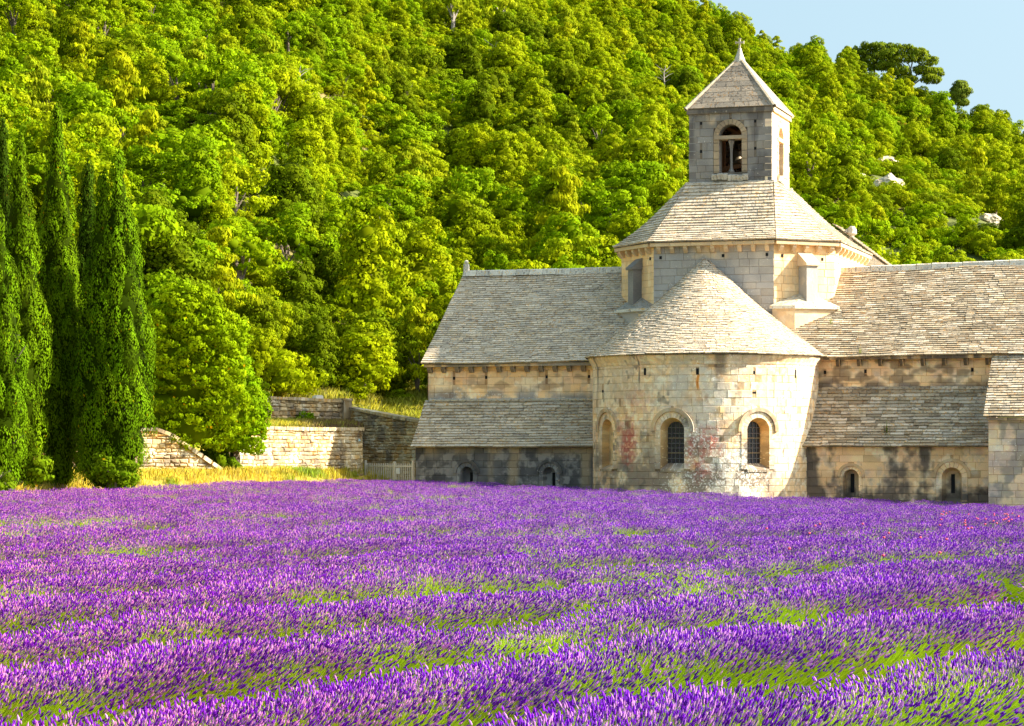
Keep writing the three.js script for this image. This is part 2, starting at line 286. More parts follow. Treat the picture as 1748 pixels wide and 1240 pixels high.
    for (const t of [a0, a1]) { const f = t === a0 ? [P(t, r0, -.1), P(t, r1, -.1), P(t, r1, pr), P(t, r0, pr * .8)] : [P(t, r1, -.1), P(t, r0, -.1), P(t, r0, pr * .8), P(t, r1, pr)]; b.quad(...f, [0, 0], [.1, 0], [.1, .1], [0, .1], col); }
    part(g, 'hood_mould', b.geo(), mat);
  }
  return g;
}
const glassMat = new THREE.MeshStandardMaterial({ color: new THREE.Color(0.012, 0.012, 0.015), roughness: 0.25 });
const darkMat = new THREE.MeshStandardMaterial({ color: new THREE.Color(0.008, 0.008, 0.009), roughness: 1 });
const ironMat = new THREE.MeshStandardMaterial({ color: new THREE.Color(0.16, 0.15, 0.15), roughness: 0.6 });
const bronzeMat = new THREE.MeshStandardMaterial({ color: new THREE.Color(0.30, 0.22, 0.12), roughness: 0.6 });
const woodMat = new THREE.MeshStandardMaterial({ color: new THREE.Color(0.24, 0.11, 0.04), roughness: 0.8 });
const tileMat = new THREE.MeshStandardMaterial({ map: tileTex, bumpMap: tileTex, bumpScale: 0.015, roughness: 0.9, vertexColors: true });

// ---------------------------------------------------------------- terrain
const YAW = 18 * Math.PI / 180, CU = Math.cos(YAW), SU = Math.sin(YAW), AX = 7.72, AD = 98;
const B2W = (u, y, n) => V(AX + u * CU - n * SU, y, -AD + u * SU + n * CU);      // the abbey's own axes: u along its front, n out of it
const topOf = (X, d) => { const L = clamp(1.06 - 0.037 * (X + 8), 0.1, 1.1); return lerp(1.0, L, smoothstep(d, 8, 92)); };   // tops of the lavender
function footOf(X) { return X < -8 ? lerp(90, 109, smoothstep(X, -17, -8)) : lerp(109, 114, smoothstep(X, -8, -6)); }
const crestOf = (X) => 57.4 - 0.407 * (X - 25.9);
const DC = 330;
function groundY(X, d) {
  const base = d < 4 ? 0.45 : topOf(X, Math.max(d, 8)) - 0.55 + (d > 66 && X < -4 ? 0.75 * smoothstep(d, lerp(66, 99, clamp((X + 14) / 8, 0, 1)), lerp(74, 104, clamp((X + 14) / 8, 0, 1))) : 0);
  const f = footOf(X);
  if (d <= f - 4) return base;
  const c = crestOf(clamp(X, -90, 100)), hb = 3.2;
  let h;
  if (d <= f) h = lerp(base, hb, smoothstep(d, f - 4, f));
  else if (d <= DC) h = hb + (c - hb) * (d - f) / (DC - f);
  else h = Math.max(-4, c - 0.3 * (d - DC) - 0.0008 * (d - DC) ** 2);
  const k = smoothstep(d, f, f + 20) * (1 - smoothstep(d, DC + 20, DC + 160));
  return h + k * ((fbm(X * 0.035, d * 0.035, 3, 3) - 0.5) * 7 + (fbm(X * 0.14, d * 0.14, 8, 2) - 0.5) * 1.6);
}
function hillAt(px, py) { for (let d = 100; d < 345; d += 0.5) { const X = (px - CX) / FPX * d, y = groundY(X, d); if (CY - FPX * (y - EYE) / d <= py) return V(X, y, -d); } const X = (px - CX) / FPX * DC; return V(X, groundY(X, DC), -DC); }
{
  const xs = [], ds = [];
  for (let x = -420; x <= 420; x += Math.abs(x) < 90 ? 2 : 22) xs.push(x);
  for (let d = -60; d <= 900; d += d < 130 ? 2.5 : d < 350 ? 4 : 40) ds.push(d);
  const p = [], c = [], t = [], idx = [];
  for (const d of ds) for (const x of xs) {
    p.push(x, groundY(x, d), -d); t.push(x / 3, d / 3);
    const hill = smoothstep(d, footOf(x) - 4, footOf(x) + 3), straw = d > 58 && x < -3 ? 1 : 0;
    const soil = [0.16, 0.12, 0.07], gr = [0.66, 0.48, 0.06], hl = mix3([0.12, 0.15, 0.012], [0.32, 0.24, 0.09], ss(0.55, 0.75, fbm(x * 0.07, d * 0.07, 31, 3)));
    const q = mix3(mix3(soil, gr, straw), hl, hill);
    c.push(...q);
  }
  const n = xs.length;
  for (let j = 0; j < ds.length - 1; j++) for (let i = 0; i < n - 1; i++) { const a = j * n + i; idx.push(a, a + 1, a + n + 1, a, a + n + 1, a + n); }
  const g = new THREE.BufferGeometry(); g.setAttribute('position', new THREE.Float32BufferAttribute(p, 3)); g.setAttribute('uv', new THREE.Float32BufferAttribute(t, 2)); g.setAttribute('color', new THREE.Float32BufferAttribute(c, 3)); g.setIndex(idx); g.computeVertexNormals();
  const m = part(scene, 'ground', g, new THREE.MeshStandardMaterial({ map: soilTex, bumpMap: soilTex, bumpScale: 0.05, roughness: 1, vertexColors: true }), 'structure');
  m.name = 'ground';
}

// ---------------------------------------------------------------- the abbey
const abbey = thing('abbey_church', 'pale stone abbey church with bell tower, round apse and stone slab roofs', 'church', [AX, 0, -AD], -YAW);
const tone = (lo, hi, warm = 0.04) => (R) => { const k = 1.36 * lerp(lo, hi, R()), w = (R() - 0.5) * warm * 2; return new THREE.Color(k * (1 + w), k, k * (1 - w * 1.6)); };
const P = (u, y, n) => V(u, y, n);

// --- apse
const AR = 4.5, apse = sub(abbey, 'apse');
const aS0 = -100 * Math.PI / 180 * AR, aS1 = 106 * Math.PI / 180 * AR, aY0 = -0.3, aY1 = 5.66;
const deg = (a) => a * Math.PI / 180 * AR;
const apsePos = (s, y, o = 0) => V(Math.sin(s / AR) * (AR + o), y, Math.cos(s / AR) * (AR + o));
const apseTex = wallTex(aS1 - aS0, aY1 - aY0, 1600, 640, (x, yy) => {
  const s = x + aS0, y = yy + aY0, th = s / AR * 180 / Math.PI;
  let c = limestone(x, y, 3);
  c = mix3(c, [150, 128, 106], ss(0.5, 0.72, fbm(s * 5.5, y * 5, 211, 3)) * 0.4); c = mix3(c, [240, 226, 198], ss(0.52, 0.72, fbm(s * 6.5, y * 6, 221, 3)) * 0.5);
  const greyN = fbm(s * 0.8, y * 0.7, 11, 4), top = ss(2.2, 4.5, y);
  c = mix3(c, [182, 166, 144], ss(0.46, 0.66, greyN) * 0.5 * (1 - ss(45, 70, th)));
  c = mix3(c, [186, 178, 164], ss(-20, 5, th) * (1 - ss(28, 50, th)) * ss(0.4, 0.6, fbm(s * 1.4, y * 1.1, 14, 4)) * 0.7);
  const low = 1 - ss(1.2, 3.0, y + (fbm(s * 0.9, y * 0.4, 61, 3) - 0.5) * 2.6);
  c = mix3(c, [120, 104, 88], low * ss(0.38, 0.62, fbm(s * 1.6, y * 1.8, 17, 4)) * (1 - ss(44, 66, th)) * 0.8);
  for (const [a, y0, w, h] of [[-29, 2.75, 0.6, 0.85], [-27, 2.0, 0.45, 1.0], [15.5, 2.35, 0.75, 0.75], [12, 1.9, 0.55, 1.0], [-20, 4.1, 0.7, 0.5]]) {
    const q = Math.hypot((s - deg(a)) / w, (y - y0) / h), k = ss(1.15, 0.25, q + (fbm(s * 2.6, y * 1.6, 23, 4) - 0.5) * 1.6);
    c = mix3(c, [164, 84, 70], k * (0.12 + 0.6 * ss(0.34, 0.6, fbm(s * 8, y * 7, 24, 4))) * (y0 > 4 ? 0.3 : 0.9));
  }
  c = specks(c, s, y, 29, (0.16 + 0.26 * ss(-30, 12, th) * (1 - ss(34, 60, th)) * (0.4 + low)));
  c = mix3(c, [92, 84, 74], ss(0.68, 0.80, fbm(s * 2.6, y * 2.2, 41, 3)) * 0.55 * (1 - ss(50, 70, th)));
  for (const [a, w, y0, y1] of [[20.5, 0.28, 4.2, 5.6], [-57, 0.16, 3.6, 5.6], [-21, 0.08, 4.2, 5.1]]) c = mix3(c, [92, 80, 70], ss(w, w * 0.3, Math.abs(s - deg(a)) + (fbm(s * 3, y * 3, 6, 2) - 0.5) * 0.15) * ss(y0, y1, y) * 0.7);
  c = mix3(c, [196, 116, 40], ss(0.075, 0.03, Math.abs(s - deg(9.7) - 0.02 * Math.sin(y * 9))) * ss(4.35, 4.6, y) * (1 - ss(4.95, 5.1, y)) * 0.85);
  return c;
});
const apseMat = wallMat(apseTex, aS1 - aS0, aY1 - aY0);
const SPR = 2.9, apseUV = (th, dx, y) => [(deg(th) + dx - aS0) / (aS1 - aS0), (SPR + y - aY0) / (aY1 - aY0)];
const apseWin = [[-45, 0.44, 0.40, true], [-3, 0.47, 0.33, false], [40, 0.47, 0.33, false]];
stoneWall(apse, { seed: 11, s0: aS0, s1: aS1, y0: aY0, y1: aY1, pos: apsePos, mat: apseMat, course: [0.235, 0.33], len: [0.3, 0.82], single: 300, proud: 0.007, tint: tone(0.9, 1.05, 0.035), cell: 0.11,
  weight: (s, y) => (s / AR > -1.25 && s / AR < 1.75 && y > 0.4 ? 1 : 0.01),
  openings: [...apseWin.map(([th]) => ({ s: deg(th), y0: SPR - 1.52, ys: SPR, r: 0.70 })), ...[[-17.7, 5.15, 0.05, 0.13], [9.5, 5.13, 0.055, 0.12], [37.7, 5.1, 0.045, 0.06], [63.6, 5.08, 0.05, 0.16], [-50, 4.44, 0.09, 0.05], [37.7, 4.33, 0.08, 0.04], [-34, 3.95, 0.06, 0.03]].map(([th, y, hw, hh]) => ({ s: deg(th), rect: true, hw, y0: y - hh, y1: y + hh, shallow: true }))] });
{
  const holes = [[-17.7, 5.15, 0.05, 0.13], [9.5, 5.13, 0.055, 0.12], [37.7, 5.1, 0.045, 0.06], [63.6, 5.08, 0.05, 0.16], [-50, 4.44, 0.09, 0.05], [37.7, 4.33, 0.08, 0.04]];
  for (const [th, y, hw, hh] of holes) { const b = new MB(), s = deg(th); b.quad(apsePos(s - hw, y - hh, -0.012), apsePos(s + hw, y - hh, -0.012), apsePos(s + hw, y + hh, -0.012), apsePos(s - hw, y + hh, -0.012), [0, 0], [1, 0], [1, 1], [0, 1]); part(apse, 'putlog_hole', b.geo(), darkMat); }
  for (const [th, r, rg, blind] of apseWin) {
    const a = th * Math.PI / 180;
    archWindow(abbey, { p: V(Math.sin(a) * AR, SPR, Math.cos(a) * AR), turn: a }, { seed: 60 + th, r, rg: blind ? 0.36 : rg, ring: 0.71, sill: -1.5, rise: blind ? 0.16 : 0.24, depth: blind ? 0.3 : 0.52, curve: AR, nv: 13, mat: apseMat, blind, warm: true, hood: [0.715, 0.86, 0.11], hoodDrop: 0.06,
      tint: tone(0.95, 1.08, 0.03), uvw: (x, y) => apseUV(th, x, y + 0.0), barsX: blind ? [] : [-0.16, 0, 0.16], barsY: blind ? [] : [[-0.12, 0.02, 0], [-0.30, 0.03, 1], [-0.5, 0.02, 0], [-0.68, 0.02, 0], [-0.87, 0.03, 1], [-1.08, 0.02, 0], [0.1, 0.02, 0]] });
  }
  const mb = new MB(), prof = [[0.0, 5.40], [0.03, 5.44], [0.05, 5.52], [0.14, 5.66], [0.17, 5.72], [0.17, 5.80], [0.0, 5.82]], n = 44;
  const cor = sub(abbey, 'apse_cornice');
  for (let k = 0; k < 22; k++) {
    const b = new MB(), col = tone(0.9, 1.08, 0.05)(rng(k + 4)), a0 = lerp(aS0, aS1, k / 22) + 0.006, a1 = lerp(aS0, aS1, (k + 1) / 22) - 0.006;
    for (let i = 0; i < 3; i++) { const p = lerp(a0, a1, i / 3), q = lerp(a0, a1, (i + 1) / 3); for (let j = 0; j < prof.length - 1; j++) { const A = prof[j], Z = prof[j + 1], U = (s, y) => [(s - aS0) / (aS1 - aS0), (y - aY0 - 0.4) / (aY1 - aY0)]; b.quad(apsePos(p, A[1], A[0]), apsePos(q, A[1], A[0]), apsePos(q, Z[1], Z[0]), apsePos(p, Z[1], Z[0]), U(p, A[1]), U(q, A[1]), U(q, Z[1]), U(p, Z[1]), col); } }
    part(cor, 'cornice_stone', b.geo(), apseMat);
  }
}
const roofTint = (pal, spread0 = 0.16, spread = spread0 * .8) => (R) => { const p = pal[Math.floor(R() * pal.length)], k = 1 + (R() - 0.5) * 2 * spread; return new THREE.Color(p[0] * k, p[1] * k, p[2] * k); };
const PALE = [[0.70, 0.68, 0.64], [0.78, 0.76, 0.71], [0.64, 0.62, 0.58], [0.74, 0.69, 0.60], [0.58, 0.56, 0.53], [0.82, 0.80, 0.77]];
const GREY = [[0.64, 0.63, 0.60], [0.72, 0.70, 0.66], [0.56, 0.55, 0.53], [0.77, 0.74, 0.68], [0.60, 0.56, 0.48], [0.66, 0.66, 0.65]];
const BROWN = [[0.46, 0.42, 0.35], [0.56, 0.52, 0.43], [0.38, 0.35, 0.29], [0.60, 0.56, 0.48], [0.44, 0.38, 0.30], [0.50, 0.48, 0.43]];
{
  const r0 = 4.76, y0 = 5.80, y1 = 9.86, L = Math.hypot(r0, y1 - y0), cone = sub(abbey, 'apse_roof');
  const pos = (s, t) => { const f = Math.min(1, t / L), r = r0 * (1 - f) + 0.02, y = y0 + (y1 - y0) * (f - 0.035 * Math.sin(Math.PI * f)); return V(Math.sin(s) * r - 0.34 * f, y, Math.cos(s) * r - 1.32 * f); };
  tileRoof(cone, { seed: 21, pos, length: L, range: () => [-1.9, 1.95], wide: (t) => Math.max(0.25, r0 * (1 - t / L)), exposure: 0.12, tile: [0.2, 0.45], thick: 0.042, mat: tileMat, jitter: .7, tint: roofTint(PALE), single: 200, weight: (s) => (Math.abs(s - 0.2) < 1.2 ? 1 : 0.01), wave: (s, t) => (fbm(s * 2.2, t * 0.8, 9, 2) - 0.5) * 0.07 });
}

// --- the two chapels beside the apse and the transept walls above them
function corbels(parent, from, to, n, make, mat, seed) { const R = rng(seed); for (let i = 0; i < n; i++) { const b = new MB(), c = lerp(from, to, n > 1 ? i / (n - 1) : 0), k = lerp(0.88, 1.06, R()); make(b, c, new THREE.Color(k, k * 0.98, k * 0.94)); part(parent, 'corbel', b.geo(), mat); } }
function corbelShape(b, q, w, h, d, col) {                           // q(x, y, z): along the wall, up, out
  const pr = [[0, 0], [d * 0.35, 0], [d * 0.75, h * 0.35], [d, h * 0.62], [d, h], [0, h]], u = (x, y) => [x * 0.4 + 0.1, y * 0.4 + 0.2];
  for (let i = 0; i < pr.length - 1; i++) { const A = pr[i], Z = pr[i + 1]; if (i === 4) continue; b.quad(q(-w / 2, A[1], A[0]), q(w / 2, A[1], A[0]), q(w / 2, Z[1], Z[0]), q(-w / 2, Z[1], Z[0]), u(0, A[1]), u(w, A[1]), u(w, Z[1]), u(0, Z[1]), col); }
  for (const s of [-1, 1]) for (let i = 1; i < pr.length - 1; i++) { const f = [pr[0], pr[i], pr[i + 1]].map((k) => q(s * w / 2, k[1], k[0])); if (s > 0) b.tri(f[0], f[1], f[2], [0, 0], [0.1, 0], [0.1, 0.1], col); else b.tri(f[0], f[2], f[1], [0, 0], [0.1, 0], [0.1, 0.1], col); }
}
const wallPlane = (n0) => (s, y, o = 0) => V(s, y, n0 + o);
function slit(u, y, w, h) { return [u, y, w, h]; }
// gate side
{
  const s0 = -11.83, s1 = -4.25, w = s1 - s0;
  const mat = wallMat(wallTex(w, 2.62, 1024, 384, (x, y) => {
    const s = x + s0; y -= 0.35;
    let c = mix3([114, 110, 106], [66, 64, 64], fbm(x * 1.2, y * 1.6, 5, 4) * 1.6 - 0.3);
    c = mix3(c, [160, 154, 146], ss(0.48, 0.66, fbm(x * 3.4, y * 3.2, 15, 4)) * 0.6);
    const st = Math.max(ss(0.34, 0.08, Math.abs(s + 7.55 + (fbm(0, y * 2, 6, 2) - 0.5) * 0.4)), ss(0.3, 0.1, Math.abs(s + 4.6)), 0.5 * ss(0.2, 0.05, Math.abs(s + 8.6)));
    c = mix3(c, [158, 138, 108], st * ss(0.0, 1.0, y) * 0.8);
    c = mix3(c, [150, 132, 104], ss(1.75, 2.15, y) * ss(0.45, 0.62, fbm(x * 1.5, y, 25, 3)) * 0.7);
    return specks(c, x, y, 33, 0.22, [196, 192, 186]);
  }), w, 2.62);
  const wall = sub(abbey, 'chapel_wall'), ops = [-9.62, -6.12].map((s) => ({ s, y0: -0.3, ys: 1.2, r: 0.44 }));
  stoneWall(wall, { seed: 31, s0, s1, y0: -0.35, y1: 2.27, pos: wallPlane(1.3), mat, course: [0.24, 0.34], len: [0.35, 0.9], single: 100, tint: (R) => { const k = 1.15 * lerp(.85, 1.1, R()) * (R() < .14 ? 1.3 : 1); return new THREE.Color(k * 1.02, k, k * .97); }, openings: ops, weight: (s, y) => (y > 0.6 ? 1 : 0.01) });
  for (const u of [-9.62, -6.12]) archWindow(abbey, { p: V(u, 1.2, 1.3), turn: 0 }, { seed: 3 + u, r: 0.26, rg: 0.24, ring: 0.44, sill: -1.2, rise: 0.1, depth: 0.34, nv: 9, mat, blind: true, pale: 1.7, slit: [0.09, -0.28, 0.11, 0.62], hood: [0.445, 0.56, 0.09], tint: tone(0.9, 1.15), uvw: (x, y) => [(u + x - s0) / w, (1.55 + y) / 2.62] });
  const upMat = wallMat(wallTex(w, 1.75, 1024, 256, (x, y) => {
    let c = limestone(x, y, 13); const low = 1 - ss(0.35, 0.95, y + (fbm(x * 0.8, y, 6, 3) - 0.5) * 0.9);
    c = mix3(c, [122, 118, 116], low * ss(0.36, 0.6, fbm(x * 1.4, y * 2, 9, 4)) * 0.85);
    c = specks(c, x, y, 37, 0.10 + 0.22 * low, [206, 202, 196]);
    return mix3(c, [120, 92, 66], ss(0.62, 0.75, fbm(x * 1.2, y * 2.5, 19, 3)) * 0.4);
  }), w, 1.75);
  const up = sub(abbey, 'transept_wall');
  const holes = [[-10.7, 5.1], [-9.3, 5.12], [-6.7, 5.12], [-4.9, 5.12]];
  stoneWall(up, { seed: 32, s0, s1, y0: 3.95, y1: 5.7, pos: wallPlane(-0.2), mat: upMat, course: [0.25, 0.33], len: [0.35, 0.85], single: 60, tint: tone(0.9, 1.08, 0.05), openings: holes.map(([u, y]) => ({ s: u, rect: true, hw: 0.05, y0: y - 0.06, y1: y + 0.06, shallow: true })) });
  for (const [u, y] of holes) { const b = new MB(), f = wallPlane(-0.212); b.quad(f(u - .05, y - .06), f(u + .05, y - .06), f(u + .05, y + .06), f(u - .05, y + .06), [0, 0], [1, 0], [1, 1], [0, 1]); part(up, 'putlog_hole', b.geo(), darkMat); }
  const ct = sub(abbey, 'corbel_table');
  corbels(ct, -11.72, -4.5, 13, (b, c, col) => corbelShape(b, (x, y, z) => V(c + x, 5.32 + y, -0.2 + z), 0.17, 0.24, 0.24, col), upMat, 7);
  for (let i = 0; i < 10; i++) { const b = new MB(), k = lerp(0.9, 1.08, hash2(i, 3, 1)); b.box(V(lerp(-11.9, -4.2, (i + .5) / 10), 5.625, -0.04), 0.765, 0.125, 0.36, null, new THREE.Color(k, k * .97, k * .9), 0.13); part(ct, 'cornice_stone', b.geo(), upMat); }
  const fl = new MB(); for (let i = 0; i < 14; i++) fl.box(V(lerp(-11.75, -4.3, (i + .5) / 14), 4.20, -0.12), 0.53, 0.07, 0.18, new THREE.Euler(0.25, 0, (hash2(i, 1, 5) - .5) * .02), new THREE.Color(0.8, 0.8, 0.8), 0.3); part(up, 'string_course', fl.geo(), tileMat);
  const roof = sub(abbey, 'chapel_roof'), L = Math.hypot(1.78, 1.95);
  tileRoof(roof, { seed: 33, length: L, pos: (s, t) => { const f = t / L; return V(s + 0.0 * f, 2.26 + 1.93 * (f - 0.035 * Math.sin(Math.PI * f)), 1.56 - 1.76 * f); }, range: () => [-11.95, -4.15], exposure: 0.152, tile: [0.3, 0.75], thick: 0.065, mat: tileMat, tint: roofTint(GREY, 0.2), single: 280, wave: (s, t) => (fbm(s * 0.9, t * 0.8, 19, 2) - 0.5) * 0.07 });
  const tr = sub(abbey, 'transept_roof'), L2 = Math.hypot(5.3, 4.1);
  tileRoof(tr, { seed: 34, length: L2, pos: (s, t) => { const f = t / L2; return V(s, 5.69 + 4.05 * (f - 0.015 * Math.sin(Math.PI * f)) + 0.03 * Math.sin(s * 0.8), 0.2 - 5.3 * f); }, range: () => [-12.0, -2.6], exposure: 0.158, tile: [0.24, 0.58], thick: 0.05, mat: tileMat, tint: roofTint([...GREY, ...PALE], 0.15), single: 150, weight: (s) => (s < -5.4 ? 1 : 0.01), wave: (s, t) => (fbm(s * 0.6, t * 0.5, 29, 2) - 0.5) * 0.09 });
  ridge(-11.95, -4.7, 9.80, 12, 5);
  const fin = sub(abbey, 'finial'); { const b = new MB(); b.box(V(-11.85, 9.98, -5.1), 0.2, 0.42, 0.2, null, null, 0.5); part(fin, 'post', b.geo(), tileMat); const k = new THREE.SphereGeometry(0.1, 8, 6); k.translate(-11.85, 10.26, -5.1); k.setAttribute('color', new THREE.Float32BufferAttribute(new Array(k.attributes.position.count * 3).fill(1), 3)); part(fin, 'knob', k, tileMat); }
  // gable end and the roof slope behind the ridge, which only show by their shade
  const b = new MB(); b.quad(V(-11.85, -.3, -10.4), V(-11.85, -.3, -.2), V(-11.85, 5.7, -.2), V(-11.85, 5.7, -10.4), [0, 0], [1, 0], [1, 1], [0, 1]); b.tri(V(-11.85, 5.7, -10.4), V(-11.85, 5.7, -.2), V(-11.85, 9.7, -5.1), [0, 0], [1, 0], [.5, 1]);
  b.quad(V(-11.85, -.3, -.2), V(-11.85, -.3, 1.28), V(-11.85, 2.2, 1.28), V(-11.85, 4.1, -.2), [0, 0], [1, 0], [1, 1], [0, 1]);
  part(abbey, 'gable_wall', b.geo(), upMat);
  const r = new MB(); r.quad(V(-4, 5.6, -10.5), V(-12, 5.6, -10.5), V(-12, 9.72, -5.1), V(-4, 9.72, -5.1), [0, 0], [2, 0], [2, 1.4], [0, 1.4]); part(abbey, 'rear_slope', r.geo(), tileMat);
}
function ridge(u0, u1, y, n, seed, rise = 0) {
  const g = sub(abbey, 'ridge'), R = rng(seed);
  for (let i = 0; i < n; i++) {
    const b = new MB(), a = lerp(u0, u1, i / n) + 0.008, z = lerp(u0, u1, (i + 1) / n) - 0.008, yy = y + rise * (i + .5) / n + (R() - .5) * 0.02, k = lerp(0.8, 1.08, R()), col = new THREE.Color(k, k * .98, k * .95), pr = [[0.24, -0.16], [0.15, 0.06], [0.06, 0.1], [-0.06, 0.1], [-0.15, 0.06], [-0.24, -0.16]], o = R() * 5;
    for (let j = 0; j < 5; j++) b.quad(V(a, yy + pr[j][1], -5.1 + pr[j][0]), V(z, yy + pr[j][1], -5.1 + pr[j][0]), V(z, yy + pr[j + 1][1], -5.1 + pr[j + 1][0]), V(a, yy + pr[j + 1][1], -5.1 + pr[j + 1][0]), [o, j * .05], [o + .15, j * .05], [o + .15, j * .05 + .05], [o, j * .05 + .05], col);
    for (const [x, s] of [[a, -1], [z, 1]]) for (let j = 1; j < 5; j++) { const f = [pr[0], pr[j], pr[j + 1]].map((q) => V(x, yy + q[1], -5.1 + q[0])); if (s > 0) b.tri(...f, [0, 0], [.1, 0], [.1, .1], col); else b.tri(f[0], f[2], f[1], [0, 0], [.1, 0], [.1, .1], col); }
    part(g, 'ridge_stone', b.geo(), tileMat);
  }
}
// annex side
{
  const s0 = 4.2, s1 = 11.5, w = s1 - s0;
  const mat = wallMat(wallTex(w, 2.75, 1024, 384, (x, y) => {
    const s = x + s0; y -= 0.45;
    let c = limestone(x, y, 23);
    const big = fbm(x * 1.1 + 3, y * 0.5, 8, 4), drip = fbm(x * 2.2, y * 0.3, 18, 3);
    const k = clamp(ss(0.36, 0.58, big + (drip - 0.5) * 0.35 + (fbm(x * 5, y * 5, 88, 3) - .5) * .22 + 0.10 * ss(1.2, 0.1, y)) + 0.75 * ss(0.75, 0.15, y + (fbm(x * 2, 1, 4, 2) - .5) * .5) * ss(.35, .5, fbm(x * 1.7, y * 2.2, 77, 3)), 0, 1);
    c = mix3(c, mix3([58, 50, 44], [96, 84, 72], fbm(x * 3, y * 3, 28, 3)), k * 0.84);
    return specks(c, x, y, 43, 0.16, [206, 194, 170]);
  }), w, 2.75);
  const wall = sub(abbey, 'chapel_wall'), us = [6.05, 9.92];
  stoneWall(wall, { seed: 41, s0, s1, y0: -0.45, y1: 2.28, pos: wallPlane(1.25), mat, course: [0.25, 0.36], len: [0.35, 0.95], single: 120, tint: (R, s, y) => { const k = 1.34 * lerp(.88, 1.06, R()) * (R() < .14 ? .7 : 1), w = (R() - .5) * .1; return new THREE.Color(k * (1 + w), k, k * (1 - w * 1.4)); }, openings: us.map((s, i) => ({ s, y0: -0.45, ys: 1.1, r: i ? 0.6 : 0.42 })), weight: (s, y) => (y > 0.2 && s > 4.3 ? 1 : 0.01) });
  us.forEach((u, i) => archWindow(abbey, { p: V(u, 1.1, 1.25), turn: 0 }, { seed: 13 + u, r: i ? 0.38 : 0.30, rg: 0.26, ring: i ? 0.6 : 0.42, sill: -1.0, rise: 0.2, depth: 0.36, nv: 9, mat, blind: true, slit: [0.0, -0.24, 0.14, 0.72], hood: i ? [0.605, 0.72, 0.08] : [0.425, 0.54, 0.09], tint: tone(0.95, 1.15), uvw: (x, y) => [(u + x - s0) / w, (1.55 + y) / 2.75] }));
  const upMat = wallMat(wallTex(8.4, 1.75, 1024, 256, (x, y) => {
    let c = limestone(x, y, 33); const low = 1 - ss(0.45, 0.95, y + (fbm(x * 0.8, y, 6, 3) - 0.5) * 0.8);
    c = mix3(c, [84, 74, 66], low * ss(0.30, 0.55, fbm(x * 1.4, y * 2, 9, 4)) * 0.85);
    c = mix3(c, [98, 80, 60], ss(0.55, 0.72, fbm(x * 1.6, y * 2.5, 19, 3)) * 0.6);
    return specks(c, x, y, 47, 0.10 + 0.2 * low, [190, 182, 172]);
  }), 8.4, 1.75);
  const up = sub(abbey, 'transept_wall'), holes = [[4.75, 5.2], [6.35, 5.22], [10.5, 5.24]];
  stoneWall(up, { seed: 42, s0: 3.8, s1: 12.2, y0: 4.15, y1: 5.9, pos: wallPlane(-0.25), mat: upMat, course: [0.25, 0.33], len: [0.35, 0.85], single: 60, tint: tone(0.88, 1.08, 0.05), openings: holes.map(([u, y]) => ({ s: u, rect: true, hw: 0.05, y0: y - 0.07, y1: y + 0.07, shallow: true })) });
  for (const [u, y] of holes) { const b = new MB(), f = wallPlane(-0.262); b.quad(f(u - .05, y - .07), f(u + .05, y - .07), f(u + .05, y + .07), f(u - .05, y + .07), [0, 0], [1, 0], [1, 1], [0, 1]); part(up, 'putlog_hole', b.geo(), darkMat); }
  const ct = sub(abbey, 'corbel_table');
  corbels(ct, 5.3, 11.1, 8, (b, c, col) => corbelShape(b, (x, y, z) => V(c + x, 5.42 + y, -0.25 + z), 0.17, 0.26, 0.22, col), upMat, 9);
  for (let i = 0; i < 10; i++) { const b = new MB(), k = lerp(0.8, 1.05, hash2(i, 3, 2)); b.box(V(lerp(4.2, 12.2, (i + .5) / 10), 5.75, -0.06), 0.795, 0.13, 0.4, null, new THREE.Color(k, k * .95, k * .86), 0.13); part(ct, 'cornice_stone', b.geo(), upMat); }
  const roof = sub(abbey, 'chapel_roof'), L = Math.hypot(1.78, 2.35);
  tileRoof(roof, { seed: 43, length: L, pos: (s, t) => { const f = t / L; return V(s, 2.28 + 2.33 * (f - 0.05 * Math.sin(Math.PI * f)), 1.52 - 1.77 * f); }, range: (t) => [3.9 + 0.1 * t, 11.5], exposure: 0.152, tile: [0.3, 0.75], thick: 0.065, mat: tileMat, tint: roofTint([...BROWN, ...GREY], 0.2), single: 290, weight: (s) => (s > 4.4 ? 1 : 0.01), wave: (s, t) => (fbm(s * 0.9, t * 0.8, 39, 2) - 0.5) * 0.09 });
  const tr = sub(abbey, 'transept_roof'), L2 = Math.hypot(5.3, 3.9);
  tileRoof(tr, { seed: 44, length: L2, pos: (s, t) => { const f = t / L2; return V(s, 5.82 + (3.72 + 0.022 * (s - 4)) * (f - 0.02 * Math.sin(Math.PI * f)) + 0.03 * Math.sin(s * 0.7 + 1), 0.2 - 5.3 * f); }, range: () => [2.4, 14.5], exposure: 0.152, tile: [0.24, 0.58], thick: 0.05, mat: tileMat, tint: roofTint([...BROWN, ...BROWN, ...PALE.slice(0, 3)], 0.18), single: 150, weight: (s) => (s > 4.8 && s < 12 ? 1 : 0.01), wave: (s, t) => (fbm(s * 0.6, t * 0.5, 49, 2) - 0.5) * 0.10 });
  ridge(4.5, 14.5, 9.58, 16, 15, 0.2);
  const r = new MB(); r.quad(V(15, 5.6, -10.5), V(3, 5.6, -10.5), V(3, 9.5, -5.1), V(15, 9.7, -5.1), [0, 0], [2, 0], [2, 1.4], [0, 1.4]); part(abbey, 'rear_slope', r.geo(), tileMat);
}

